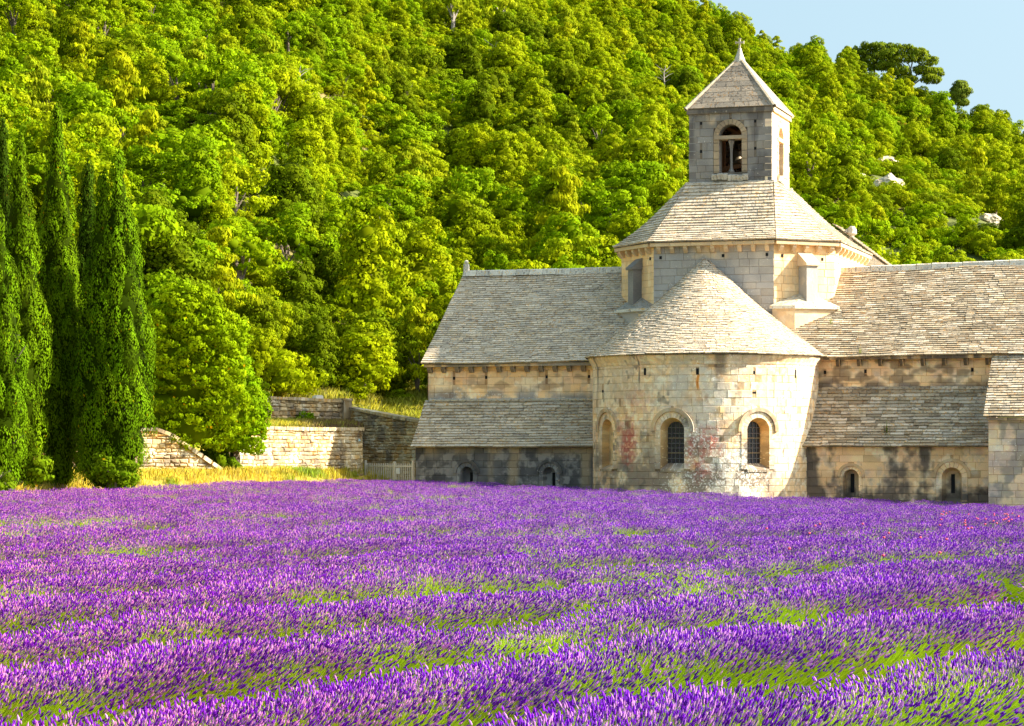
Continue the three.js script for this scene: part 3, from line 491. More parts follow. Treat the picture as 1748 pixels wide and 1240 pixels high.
// --- the crossing drum
const OC = [[-2.54, -1.5], [2.44, -1.5], [4.53, -3.5], [4.53, -10.6], [2.44, -12.5], [-2.54, -12.5], [-4.45, -10.6], [-4.45, -3.5]], DCU = 0.03, DCN = -6.0, OCU = 0, OCN = -7;
{
  const drum = sub(abbey, 'drum'), Y0 = 6.6, Y1 = 10.4, ct = sub(abbey, 'drum_corbel_table'); drum.position.y = ct.position.y = .15;
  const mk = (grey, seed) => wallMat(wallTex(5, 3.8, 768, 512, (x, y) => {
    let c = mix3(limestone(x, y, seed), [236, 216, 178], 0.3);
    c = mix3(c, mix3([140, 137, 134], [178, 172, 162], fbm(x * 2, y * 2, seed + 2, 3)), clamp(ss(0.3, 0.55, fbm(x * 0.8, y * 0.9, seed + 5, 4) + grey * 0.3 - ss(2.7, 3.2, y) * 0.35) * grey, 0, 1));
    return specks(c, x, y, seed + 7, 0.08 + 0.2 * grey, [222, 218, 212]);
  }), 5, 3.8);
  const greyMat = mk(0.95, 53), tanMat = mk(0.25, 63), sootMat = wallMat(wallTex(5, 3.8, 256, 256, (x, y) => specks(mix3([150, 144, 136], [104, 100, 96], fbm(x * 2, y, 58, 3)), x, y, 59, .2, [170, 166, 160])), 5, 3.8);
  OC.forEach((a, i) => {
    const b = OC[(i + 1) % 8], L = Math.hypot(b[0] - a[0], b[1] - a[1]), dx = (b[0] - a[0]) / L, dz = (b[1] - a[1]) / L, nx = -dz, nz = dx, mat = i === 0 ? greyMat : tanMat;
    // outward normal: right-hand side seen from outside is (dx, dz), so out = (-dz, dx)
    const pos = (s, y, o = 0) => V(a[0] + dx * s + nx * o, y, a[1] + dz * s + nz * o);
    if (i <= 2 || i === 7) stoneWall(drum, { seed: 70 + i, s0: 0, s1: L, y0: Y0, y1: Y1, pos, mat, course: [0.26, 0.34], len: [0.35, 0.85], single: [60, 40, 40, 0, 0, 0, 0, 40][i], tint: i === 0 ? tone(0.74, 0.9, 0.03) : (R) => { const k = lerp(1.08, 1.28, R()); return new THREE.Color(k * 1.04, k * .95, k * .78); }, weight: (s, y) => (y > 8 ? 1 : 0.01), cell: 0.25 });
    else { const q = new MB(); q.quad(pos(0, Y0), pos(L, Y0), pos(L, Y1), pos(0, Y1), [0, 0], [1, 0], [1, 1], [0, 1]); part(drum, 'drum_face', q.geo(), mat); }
    if (i <= 2 || i >= 6) {
      const n = L > 4 ? 9 : 5;
      corbels(ct, 0.25, L - 0.25, n, (bb, c, col) => corbelShape(bb, (x, y, z) => pos(c + x, 9.98 + y, z), 0.16, 0.27, 0.24, col), tanMat, 90 + i);
    }
    const k = 1 + 0.15 / 4.6, sc = (p) => V(OCU + (p[0] - OCU) * k, 0, OCN + (p[1] - OCN) * k), A = sc(a), Z = sc(b), m = 1, n2 = Math.max(2, Math.round(L / 0.9));
    if (i <= 2 || i >= 6) for (let j = 0; j < n2; j++) { const q = new MB(), p0 = V().lerpVectors(A, Z, j / n2), p1 = V().lerpVectors(A, Z, (j + 1) / n2), mid = V().addVectors(p0, p1).multiplyScalar(.5).addScaledVector(V(nx, 0, nz), -0.1), kk = lerp(.9, 1.08, hash2(i, j, 6)); q.box(mid.setY(10.32), p0.distanceTo(p1) - 0.01, 0.14, 0.46, new THREE.Euler(0, -Math.atan2(dz, dx), 0), new THREE.Color(kk, kk * .95, kk * .84), 0.2); part(ct, 'cornice_stone', q.geo(), tanMat); }
  });
  for (const [i, s, y] of [[0, 0.3, 9.82], [0, 2.9, 9.84], [0, 4.7, 9.84], [1, 0.4, 9.8], [1, 2.3, 9.72], [7, 2.5, 9.8]]) { const a = OC[i], b = OC[(i + 1) % 8], L = Math.hypot(b[0] - a[0], b[1] - a[1]), dx = (b[0] - a[0]) / L, dz = (b[1] - a[1]) / L; const q = new MB(); q.box(V(a[0] + dx * s - dz * -0.0, y, a[1] + dz * s), 0.1, 0.12, 0.05, new THREE.Euler(0, -Math.atan2(dz, dx), 0)); part(drum, 'putlog_hole', q.geo(), darkMat); }
  // roof: eight slopes from the eaves to the foot of the tower
  const dr = sub(abbey, 'drum_roof'), TW = 1.82; dr.position.y = .15; const k = 1 + 0.30 / 4.6, sc = (p) => [OCU + (p[0] - OCU) * k, OCN + (p[1] - OCN) * k];
  const tc = [[DCU - TW, DCN + TW], [DCU + TW, DCN + TW], [DCU + TW, DCN - TW], [DCU - TW, DCN - TW]], tops = [[0, 1], [1, 1], [1, 2], [2, 2], [2, 3], [3, 3], [3, 0], [0, 0]];
  OC.forEach((a0, i) => {
    const a = sc(a0), b = sc(OC[(i + 1) % 8]), t0 = tc[tops[i][0]], t1 = tc[tops[i][1]], L = 3.95, wb = Math.hypot(b[0] - a[0], b[1] - a[1]), wt = Math.hypot(t1[0] - t0[0], t1[1] - t0[1]);
    const pos = (s, t) => { const f = clamp(t / L, 0, 1), x0 = lerp(a[0], t0[0], f), z0 = lerp(a[1], t0[1], f), x1 = lerp(b[0], t1[0], f), z1 = lerp(b[1], t1[1], f); return V(lerp(x0, x1, s), 10.42 + 2.68 * (f - 0.075 * Math.sin(Math.PI * Math.pow(f, 0.85))), lerp(z0, z1, s)); };
    tileRoof(dr, { seed: 80 + i, pos, length: L, range: () => [0, 1], wide: (t) => Math.max(0.08, lerp(wb, wt, t / L)), exposure: 0.19, tile: [0.26, 0.6], thick: 0.06, mat: tileMat, tint: roofTint(PALE, 0.14), single: [110, 50, 40, 0, 0, 0, 0, 40][i], wave: (s, t) => (fbm(s * 3, t * 0.6 + i, 59, 2) - 0.5) * 0.05 });
  });
  // buttresses on the two oblique sides
  const mkB = (mir, name) => {
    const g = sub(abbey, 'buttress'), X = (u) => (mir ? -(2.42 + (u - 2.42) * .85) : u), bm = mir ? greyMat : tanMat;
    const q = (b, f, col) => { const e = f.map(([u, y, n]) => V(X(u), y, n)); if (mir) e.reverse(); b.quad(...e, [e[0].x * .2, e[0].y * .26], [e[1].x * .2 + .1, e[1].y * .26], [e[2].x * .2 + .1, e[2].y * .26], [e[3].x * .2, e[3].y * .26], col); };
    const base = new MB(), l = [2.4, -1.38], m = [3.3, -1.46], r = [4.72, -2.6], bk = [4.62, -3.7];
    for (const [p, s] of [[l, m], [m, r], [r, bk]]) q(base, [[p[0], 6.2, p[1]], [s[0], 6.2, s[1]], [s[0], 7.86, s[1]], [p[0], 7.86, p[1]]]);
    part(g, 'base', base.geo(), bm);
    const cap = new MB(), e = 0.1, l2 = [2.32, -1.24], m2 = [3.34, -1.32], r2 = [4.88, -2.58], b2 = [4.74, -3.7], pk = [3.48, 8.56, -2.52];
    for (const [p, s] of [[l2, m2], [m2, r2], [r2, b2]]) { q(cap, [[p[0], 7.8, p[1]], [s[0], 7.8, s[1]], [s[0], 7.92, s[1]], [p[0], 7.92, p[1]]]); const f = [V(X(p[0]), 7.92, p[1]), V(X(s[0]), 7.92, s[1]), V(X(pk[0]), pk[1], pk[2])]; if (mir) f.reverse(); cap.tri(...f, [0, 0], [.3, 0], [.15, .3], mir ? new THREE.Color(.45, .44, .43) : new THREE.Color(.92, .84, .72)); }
    q(cap, [[l2[0], 7.8, l2[1]], [b2[0], 7.8, b2[1]], [r2[0], 7.8, r2[1]], [m2[0], 7.8, m2[1]]]);
    part(g, 'base_cap', cap.geo(), tileMat);
    const o = Math.SQRT1_2, cu = 3.48, cn = -2.5, pt = (t, w) => [cu + o * w + o * t, cn + o * w - o * t], pier = new MB(), hw = 0.27, dp = 0.58;   // t along the oblique face, w out of it
    const A = pt(-hw, 0), Bq = pt(-hw, dp), C = pt(hw, dp), D = pt(hw, 0);
    q(pier, [[A[0], 7.9, A[1]], [Bq[0], 7.9, Bq[1]], [Bq[0], 9.55, Bq[1]], [A[0], 9.55, A[1]]]); q(pier, [[Bq[0], 7.9, Bq[1]], [C[0], 7.9, C[1]], [C[0], 9.55, C[1]], [Bq[0], 9.55, Bq[1]]]); q(pier, [[C[0], 7.9, C[1]], [D[0], 7.9, D[1]], [D[0], 9.55, D[1]], [C[0], 9.55, C[1]]]);
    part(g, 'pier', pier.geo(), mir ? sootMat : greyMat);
    const pc = new MB(), h2 = hw + 0.07, A2 = pt(-h2, 0), B3 = pt(-h2, dp + .09), C2 = pt(h2, dp + .09), D2 = pt(h2, 0), y0 = 9.55, y1 = 9.64, y2 = 10.12;
    q(pc, [[B3[0], y0, B3[1]], [C2[0], y0, C2[1]], [C2[0], y1, C2[1]], [B3[0], y1, B3[1]]]); q(pc, [[B3[0], y1, B3[1]], [C2[0], y1, C2[1]], [D2[0], y2, D2[1]], [A2[0], y2, A2[1]]]);
    q(pc, [[A2[0], y0, A2[1]], [B3[0], y0, B3[1]], [B3[0], y1, B3[1]], [A2[0], y2, A2[1]]]); q(pc, [[C2[0], y0, C2[1]], [D2[0], y0, D2[1]], [D2[0], y2, D2[1]], [C2[0], y1, C2[1]]]); q(pc, [[A2[0], y0, A2[1]], [D2[0], y0, D2[1]], [C2[0], y0, C2[1]], [B3[0], y0, B3[1]]]);
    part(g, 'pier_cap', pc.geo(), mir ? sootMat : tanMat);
  };
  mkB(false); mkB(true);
}

// --- the bell tower
{
  const HW = 1.76, Y0 = 12.75, Y1 = 16.08, W = HW * 2, tower = sub(abbey, 'bell_tower'); tower.position.y = .12;
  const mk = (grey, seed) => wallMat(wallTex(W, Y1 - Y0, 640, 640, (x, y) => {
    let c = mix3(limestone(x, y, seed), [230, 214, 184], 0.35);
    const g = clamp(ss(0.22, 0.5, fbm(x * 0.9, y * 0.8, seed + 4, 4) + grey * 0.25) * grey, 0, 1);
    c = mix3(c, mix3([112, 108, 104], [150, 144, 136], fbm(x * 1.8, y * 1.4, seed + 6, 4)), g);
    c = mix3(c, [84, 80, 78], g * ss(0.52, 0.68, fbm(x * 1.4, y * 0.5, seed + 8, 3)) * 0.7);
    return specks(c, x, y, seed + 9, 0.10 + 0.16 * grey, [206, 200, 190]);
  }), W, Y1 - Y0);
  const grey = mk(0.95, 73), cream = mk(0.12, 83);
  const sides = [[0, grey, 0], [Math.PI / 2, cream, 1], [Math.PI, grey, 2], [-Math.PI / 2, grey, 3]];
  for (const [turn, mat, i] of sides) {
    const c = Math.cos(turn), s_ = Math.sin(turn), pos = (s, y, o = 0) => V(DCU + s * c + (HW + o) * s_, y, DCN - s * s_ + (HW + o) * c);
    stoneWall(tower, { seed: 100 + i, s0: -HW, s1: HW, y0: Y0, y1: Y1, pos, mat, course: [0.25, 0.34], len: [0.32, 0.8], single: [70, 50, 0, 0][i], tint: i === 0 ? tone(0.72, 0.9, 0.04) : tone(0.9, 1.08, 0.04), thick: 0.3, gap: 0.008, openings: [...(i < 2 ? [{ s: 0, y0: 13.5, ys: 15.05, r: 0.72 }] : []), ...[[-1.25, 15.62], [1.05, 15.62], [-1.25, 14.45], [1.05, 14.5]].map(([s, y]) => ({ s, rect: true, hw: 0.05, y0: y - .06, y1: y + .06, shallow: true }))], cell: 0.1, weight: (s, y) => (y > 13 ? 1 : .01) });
    if (i < 2) for (const [s, y] of [[-1.25, 15.62], [1.05, 15.62], [-1.25, 14.45], [1.05, 14.5]]) { const b = new MB(); b.quad(pos(s - .05, y - .06, -.011), pos(s + .05, y - .06, -.011), pos(s + .05, y + .06, -.011), pos(s - .05, y + .06, -.011), [0, 0], [1, 0], [1, 1], [0, 1]); part(tower, 'putlog_hole', b.geo(), darkMat); }
    const g = i > 1 ? sub(abbey, 'tower_trim') : archWindow(abbey, { p: pos(0, 15.17), turn }, { seed: 7 + i, r: 0.48, rg: 0.47, ring: 0.71, sill: -1.52, rise: 0, depth: 0.5, nv: 11, mat, open: true, tint: (R) => { const k = lerp(.95, 1.12, R()); return new THREE.Color(1.42 * k, 1.18 * k, .86 * k); }, uvw: (x, y) => [(x + HW) / W, (15.05 + y - Y0) / (Y1 - Y0)] });
    if (i > 1) { g.position.copy(pos(0, 15.17)); g.rotation.y = turn; }
    const li = new MB(); li.box(V(0, -0.06, -0.2), 1.44, 0.15, 0.5, null, new THREE.Color(1.4, 1.2, .92), 0.25); if (i < 2) part(g, 'lintel', li.geo(), mat);
    const lathe = new THREE.LatheGeometry([[0.0, -1.52], [0.13, -1.52], [0.13, -1.44], [0.09, -1.38], [0.062, -1.32], [0.055, -0.75], [0.06, -0.48], [0.085, -0.46], [0.065, -0.43], [0.13, -0.22], [0.16, -0.14], [0, -0.14]].map(([r, y]) => new THREE.Vector2(r, y)), 14); lathe.translate(0, 0, -0.2);
    lathe.setAttribute('color', new THREE.Float32BufferAttribute(new Array(lathe.attributes.position.count * 3).fill(1.05), 3)); if (i < 2) part(g, 'colonnette', lathe, mat);
    const fo = new MB(); for (let j = 0; j < 7; j++) fo.box(V(lerp(-0.75, 0.75, (j + .5) / 7), -1.66 - 0.16 * hash2(j, i, 3), 0.10 - 0.05 * hash2(j, 2, 3)), 0.23, 0.22, 0.2, new THREE.Euler(.3, hash2(j, i, 8) - .5, 0), new THREE.Color(.8, .8, .8), 0.4); if (i < 2) part(g, 'sill_stone', fo.geo(), tileMat);
    const ft = new MB(); for (let j = 0; j < 6; j++) ft.box(V(lerp(-1.9, 1.9, (j + .5) / 6), -1.98, 0.05), 0.63, 0.13, 0.22, new THREE.Euler(.5, 0, 0), new THREE.Color(.85, .83, .8), 0.4); part(g, 'base_course', ft.geo(), tileMat);
    for (let j = 0; j < 5; j++) { const b = new MB(), kk = lerp(.85, 1.05, hash2(i, j, 61)); const p = pos(lerp(-HW - .08, HW + .08, (j + .5) / 5), 16.14, -0.10); b.box(p, (W + .16) / 5 - .008, 0.14, 0.36, new THREE.Euler(0, turn, 0), new THREE.Color(kk, kk * .96, kk * .9), 0.25); part(tower, 'cornice_stone', b.geo(), mat); const b2 = new MB(); b2.box(pos(lerp(-HW - .06, HW + .06, (j + .5) / 5), 16.035, -0.07), (W + .12) / 5 - .006, 0.07, 0.32, new THREE.Euler(0, turn, 0), new THREE.Color(kk, kk * .9, kk * .76), 0.25); part(tower, 'cornice_stone', b2.geo(), mat); }
  }
  // bell frame inside
  const bf = sub(abbey, 'bell_frame'), beam = (c, x, y, z, r) => { const b = new MB(); b.box(c, x, y, z, r ?? null); part(bf, 'beam', b.geo(), woodMat); };
  beam(V(DCU + .55, 14.2, DCN + 0.75), 0.16, 2.4, 0.16); beam(V(DCU - .8, 14.2, DCN - .4), 0.16, 2.6, 0.16); beam(V(DCU, 14.05, DCN + .45), 3.0, 0.15, 0.14, new THREE.Euler(0, 0, 0.14)); beam(V(DCU, 13.6, DCN + .6), 3.0, 0.14, 0.14, new THREE.Euler(0, 0, -0.08)); beam(V(DCU, 15.5, DCN + .2), 3.2, 0.16, 0.16, new THREE.Euler(0, .3, .5)); beam(V(DCU, 15.45, DCN + .3), 3.2, 0.14, 0.14, new THREE.Euler(0, 0, -.45));
  const bell = new THREE.LatheGeometry([[0.02, 0.62], [0.2, 0.6], [0.24, 0.5], [0.28, 0.2], [0.36, 0.04], [0.4, 0], [0.36, 0]].map(([r, y]) => new THREE.Vector2(r, y)), 20); bell.translate(DCU - .15, 14.2, DCN); part(bf, 'bell', bell, new THREE.MeshStandardMaterial({ color: new THREE.Color(.10, .08, .05), roughness: .5, metalness: .8 }));
  // pyramid roof with raised hips, cap and cross
  const tr = sub(abbey, 'tower_roof'); tr.position.y = .12; const rb = HW + 0.12, ya = 16.22, yb = 18.62, L = Math.hypot(rb, yb - ya);
  for (let i = 0; i < 4; i++) {
    const t = i * Math.PI / 2, c = Math.cos(t), s_ = Math.sin(t);
    const pos = (s, q) => { const f = clamp(q / L, 0, 1), r = rb * (1 - f); const x = s * r, z = r; return V(DCU + x * c + z * s_, lerp(ya, yb, f), DCN - x * s_ + z * c); };
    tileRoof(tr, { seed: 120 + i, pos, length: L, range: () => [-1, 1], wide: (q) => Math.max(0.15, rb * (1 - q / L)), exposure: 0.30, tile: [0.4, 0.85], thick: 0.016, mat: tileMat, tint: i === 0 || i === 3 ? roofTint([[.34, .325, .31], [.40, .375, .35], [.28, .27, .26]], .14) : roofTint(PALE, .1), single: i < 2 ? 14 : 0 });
    const a = V(DCU + rb * (c + s_) * 1, ya - .02, DCN + rb * (c - s_)), h = new MB(), ap = V(DCU, yb - .06, DCN); limb(h, [a, V().lerpVectors(a, ap, .33), V().lerpVectors(a, ap, .66), ap], [.10, .095, .085, .08], 6, new THREE.Color(.8, .72, .62)); part(tr, 'hip', h.geo(), tileMat);
  }
  const cap = new THREE.LatheGeometry([[0.25, 18.3], [0.22, 18.48], [0.13, 18.72], [0.075, 18.9], [0.09, 18.94], [0.0, 18.95]].map(([r, y]) => new THREE.Vector2(r, y)), 10); cap.translate(DCU, 0, DCN); cap.setAttribute('color', new THREE.Float32BufferAttribute(new Array(cap.attributes.position.count * 3).fill(.9), 3)); part(tr, 'cap_stone', cap, tileMat);
  const cr = new MB(), cc = new THREE.Color(.8, .76, .7); cr.box(V(DCU, 19.14, DCN), 0.07, 0.42, 0.07, null, cc); for (const s of [-1, 1]) { cr.box(V(DCU + s * .095, 19.2, DCN), 0.12, 0.07, 0.07, null, cc); cr.box(V(DCU + s * .17, 19.2, DCN), .03, .11, .08, null, cc); } cr.box(V(DCU, 19.36, DCN), .11, .03, .08, null, cc); part(tr, 'cross', cr.geo(), tileMat);
}
// --- nave roof seen beyond the drum, with a small carved finial
{
  const nr = sub(abbey, 'nave_roof'), L = 3.9;
  tileRoof(nr, { seed: 140, length: L, pos: (s, t) => { const f = t / L; return V(5.9 - 3.1 * f, 9.77 + 2.38 * f, -s); }, range: () => [12.3, 14.0], exposure: .16, mat: tileMat, tint: roofTint(PALE, .12) });
  const q = new MB(); q.quad(V(5.8, 9.75, -12.3), V(2.8, 12.0, -12.3), V(0, 12, -12.3), V(0, 8, -12.3), [0, 0], [1, 1], [0, 1], [0, 0]); q.quad(V(5.8, 5, -12.3), V(5.8, 5, -14), V(5.8, 9.75, -14), V(5.8, 9.75, -12.3), [0, 0], [1, 0], [1, 1], [0, 1]); q.quad(V(0, 8, -14), V(0, 12, -14), V(2.8, 12, -14), V(5.8, 9.75, -14), [0, 0], [1, 1], [0, 1], [0, 0]); part(nr, 'gable', q.geo(), tileMat);
  const fin = sub(abbey, 'finial'), col = new THREE.Color(.8, .78, .76), b = new MB(); const c = V(3.6, 0, -12.45);
  limb(b, [V(c.x, 11.35, c.z), V(c.x, 11.62, c.z)], [.13, .11], 8, col); limb(b, [V(c.x, 11.6, c.z), V(c.x + .02, 11.72, c.z), V(c.x + .05, 11.86, c.z), V(c.x, 11.98, c.z), V(c.x, 12.03, c.z)], [.11, .24, .2, .16, .02], 8, col); limb(b, [V(c.x, 11.72, c.z), V(c.x - .22, 11.8, c.z), V(c.x - .34, 11.76, c.z)], [.12, .12, .03], 6, col);
  part(fin, 'carved_block', b.geo(), tileMat);
}
// --- the annex at the right-hand end
{
  const ann = thing('stone_annex', 'low stone annex with slab roof at the far end from the gate', 'building', [AX, 0, -AD], -YAW), s0 = 11.45, s1 = 16, w = s1 - s0;
  const mat = wallMat(wallTex(w, 3.85, 768, 640, (x, y) => {
    let c = mix3(limestone(x, y, 93), [220, 206, 182], .35);
    c = mix3(c, [176, 150, 138], ss(.45, .65, fbm(x * 1.3, y * 1.3, 94, 4)) * .6);
    c = mix3(c, [120, 112, 104], ss(.52, .68, fbm(x * 1.6, y * 1.6, 95, 4)) * .6);
    return specks(c, x, y, 97, .26);
  }), w, 3.85);
  const wall = sub(ann, 'front_wall');
  stoneWall(wall, { seed: 51, s0, s1, y0: -0.5, y1: 3.35, pos: wallPlane(2.5), mat, course: [.24, .34], len: [.3, .8], single: 50, tint: tone(.88, 1.08, .05), weight: (s, y) => (s < 13.2 && y > .2 ? 1 : .01) });
  const b = new MB(); b.quad(V(s0, -.5, -.3), V(s0, -.5, 2.48), V(s0, 3.3, 2.48), V(s0, 5.75, -.3), [0, 0], [.6, 0], [.6, 1], [0, 1]); part(ann, 'side_wall', b.geo(), mat);
  const roof = sub(ann, 'roof'), L = Math.hypot(2.8, 2.46);
  tileRoof(roof, { seed: 52, length: L, pos: (s, t) => { const f = t / L; return V(s, 3.39 + 2.46 * f, 2.78 - 2.8 * f); }, range: () => [11.3, 16.2], exposure: .15, mat: tileMat, tint: roofTint([...PALE, ...BROWN], .14), single: 60, weight: (s) => (s < 13.3 ? 1 : .01), wave: (s, t) => (fbm(s * .9, t * .8, 69, 2) - .5) * .06 });
  for (let i = 0; i < 6; i++) { const c = new MB(), k = lerp(.85, 1.05, hash2(i, 5, 5)); c.box(V(lerp(11.4, 16, (i + .5) / 6), 3.31, 2.58), .75, .1, .24, null, new THREE.Color(k, k * .95, k * .85), .2); part(ann, 'cornice_stone', c.geo(), mat); }
  const rr = new MB(); rr.quad(V(16.2, 5.85, -.02), V(11.3, 5.85, -.02), V(11.3, 5.85, -.9), V(16.2, 5.85, -.9), [0, 0], [1, 0], [1, 1], [0, 1]); part(ann, 'roof_top', rr.geo(), tileMat);
}

// ---------------------------------------------------------------- dry stone walls, gate and terrace at the foot of the hill
function wallTexDry(seed, w, h, dark) { return wallTex(w, h, 640, 256, (x, y) => { let c = mix3([222, 198, 152], [188, 160, 116], fbm(x * 1.4, y * 1.6, seed, 4) * 1.5 - .3); c = mix3(c, [238, 226, 198], ss(.52, .66, fbm(x * 3.2, y * 3.2, seed + 3, 3)) * .7); c = mix3(c, [128, 112, 92], clamp(ss(.44, .62, fbm(x * 2, y * 2, seed + 6, 4) + dark(x, y) - .04) , 0, 1) * .75); return mix3(c, [196, 140, 60], ss(.64, .74, fbm(x * 2.6, y * 2.6, seed + 9, 3)) * .5); }); }
const dryTint = (R) => { const k = lerp(.66, 1.14, R()), w = (R() - .4) * .14; return new THREE.Color(k * (1 + w), k, k * (1 - w * 1.3)); };
function dryWall(name, label, A, B, y0, top, o) {
  const dX = B[0] - A[0], dd = B[1] - A[1], L = Math.hypot(dX, dd), turn = Math.atan2(dd, dX), g = thing(name, label, 'wall', [A[0], y0, -A[1]], turn), T = (s) => top(s / L) - y0;
  let hi = 0; for (let i = 0; i <= 20; i++) hi = Math.max(hi, T(L * i / 20));
  const mat = wallMat(wallTexDry(o.seed, L, hi, o.dark ?? (() => 0)), L, hi, { bumpScale: .03 });
  stoneWall(g, { seed: o.seed, s0: 0, s1: L, y0: 0, y1: hi, pos: (s, y, q = 0) => V(s, y, q), mat, course: o.course ?? [.11, .21], len: o.len ?? [.2, .55], ch: .028, rubble: .055, gap: .02, proud: .02, thick: .14, single: 300, tint: dryTint, top: T, mortar: new THREE.Color(.66, .56, .42), cell: .12, weight: o.weight });
  const R = rng(o.seed + 1); let s = 0;
  while (s < L) { const l = lerp(.28, .6, R()), e = Math.min(L, s + l), b = new MB(), ya = T(s), yb = T(e), m = (s + e) / 2; b.box(V(m, (ya + yb) / 2 + .01, -.2), (e - s) * 1.02, .1 + R() * .05, .5 + R() * .08, new THREE.Euler(0, 0, Math.atan2(yb - ya, e - s)), dryTint(R), .3); part(g, 'coping_stone', b.geo(), mat); s = e; }
  const bk = new MB(); for (let i = 0; i < 12; i++) { const a = L * i / 12, c = L * (i + 1) / 12; bk.quad(V(c, 0, -.42), V(a, 0, -.42), V(a, T(a), -.42), V(c, T(c), -.42), [0, 0], [.1, 0], [.1, 1], [0, 1]); bk.quad(V(a, T(a) - .03, 0), V(c, T(c) - .03, 0), V(c, T(c) - .03, -.42), V(a, T(a) - .03, -.42), [0, 0], [.1, 0], [.1, 1], [0, 1]); }
  for (const e of [0, L]) bk.quad(V(e, 0, 0), V(e, 0, -.42), V(e, T(e), -.42), V(e, T(e), 0), [0, 0], [.1, 0], [.1, 1], [0, 1]);
  part(g, 'wall_core', bk.geo(), mat);
  return { g, mat, L, T };
}
const pl = (pts) => (f) => { for (let i = 1; i < pts.length; i++) if (f <= pts[i][0]) return lerp(pts[i - 1][1], pts[i][1], (f - pts[i - 1][0]) / (pts[i][0] - pts[i - 1][0])); return pts[pts.length - 1][1]; };
dryWall('retaining_wall', 'sunlit dry stone retaining wall ending at the metal gate', [-10.5, 93.8], [-6.22, 102.6], .3, pl([[0, 2.93], [.2, 3.0], [.55, 2.97], [1, 3.0]]), { seed: 201, len: [.22, .6], course: [.10, .19] });
{
  const u = dryWall('terrace_wall', 'shorter upper dry stone wall with a square end pillar above the dry grass', [-10.7, 104.6], [-7.36, 108.4], 2.6, pl([[0, 4.36], [.5, 4.33], [1, 4.26]]), { seed: 211, dark: (x) => .10 * ss(1.2, 2.6, x) });
  const b = new MB(); b.box(V(u.L + .05, .85, -.18), .5, 1.75, .6, null, new THREE.Color(.5, .47, .44), .3); part(u.g, 'pillar', b.geo(), u.mat);
  const c = new MB(); c.box(V(u.L + .05, 1.76, -.18), .58, .1, .66, null, new THREE.Color(.62, .58, .52), .3); part(u.g, 'pillar_cap', c.geo(), u.mat);
  const blk = thing('cut_stone_block', 'white cut stone block lying on top of the upper wall', 'stone block', [-8.48, 4.31, -107.35], .8); const q = new MB(); q.box(V(0, .1, 0), .42, .16, .26, null, new THREE.Color(1, .97, .92)); const bm = new THREE.MeshStandardMaterial({ color: new THREE.Color(.75, .72, .66), roughness: .9, bumpMap: grit, bumpScale: .01, vertexColors: true }); part(blk, 'block', q.geo(), bm); q.p.length; const q2 = new MB(); q2.box(V(0.03, .2, 0), .30, .04, .2, null, new THREE.Color(.9, .87, .8)); part(blk, 'top_bed', q2.geo(), bm);
}
dryWall('boundary_wall', 'dark rough stone wall sloping down behind the metal gate to the abbey', [-7.3, 108.7], [-3.7, 104.6], .3, pl([[0, 3.98], [.3, 3.78], [.62, 3.55], [1, 3.30]]), { seed: 221, dark: (x, y) => .05 * ss(2.0, 2.5, y + .15 * x), course: [.1, .17], len: [.16, .42], weight: (s, y) => (y > .8 ? 1 : .01) });
dryWall('garden_wall', 'low stone wall with stepped sloping top beside the cypress trees', [-16.4, 86], [-10.45, 88.6], .75, pl([[0, 2.25], [.34, 2.5], [.5, 2.86], [.64, 2.88], [.70, 2.72], [1, 1.42]]), { seed: 231, course: [.10, .18], len: [.15, .40] });
{
  // terrace between the two walls
  const g = new THREE.BufferGeometry(), p = [], idx = [], c = [], n = 14, m = 6;
  for (let j = 0; j <= m; j++) for (let i = 0; i <= n; i++) { const f = i / n, k = j / m, x0 = lerp(-10.4, -6.35, f), d0 = lerp(94.2, 102.9, f), x1 = lerp(-11.4, -6.8, f), d1 = lerp(105.5, 110, f); p.push(lerp(x0, x1, k), lerp(2.86, 3.25, k) + .12 * fbm(i * .7, j * .7, 4, 2), -lerp(d0, d1, k)); c.push(.42, .32, .12); }
  for (let j = 0; j < m; j++) for (let i = 0; i < n; i++) { const a = j * (n + 1) + i; idx.push(a, a + 1, a + n + 2, a, a + n + 2, a + n + 1); }
  g.setAttribute('position', new THREE.Float32BufferAttribute(p, 3)); g.setAttribute('uv', new THREE.Float32BufferAttribute(p.filter((_, i) => i % 3 !== 1).map((v) => v / 3), 2)); g.setAttribute('color', new THREE.Float32BufferAttribute(c, 3)); g.setIndex(idx); g.computeVertexNormals();
  part(scene, 'terrace_ground', g, new THREE.MeshStandardMaterial({ map: soilTex, roughness: 1, vertexColors: true }), 'structure');
}
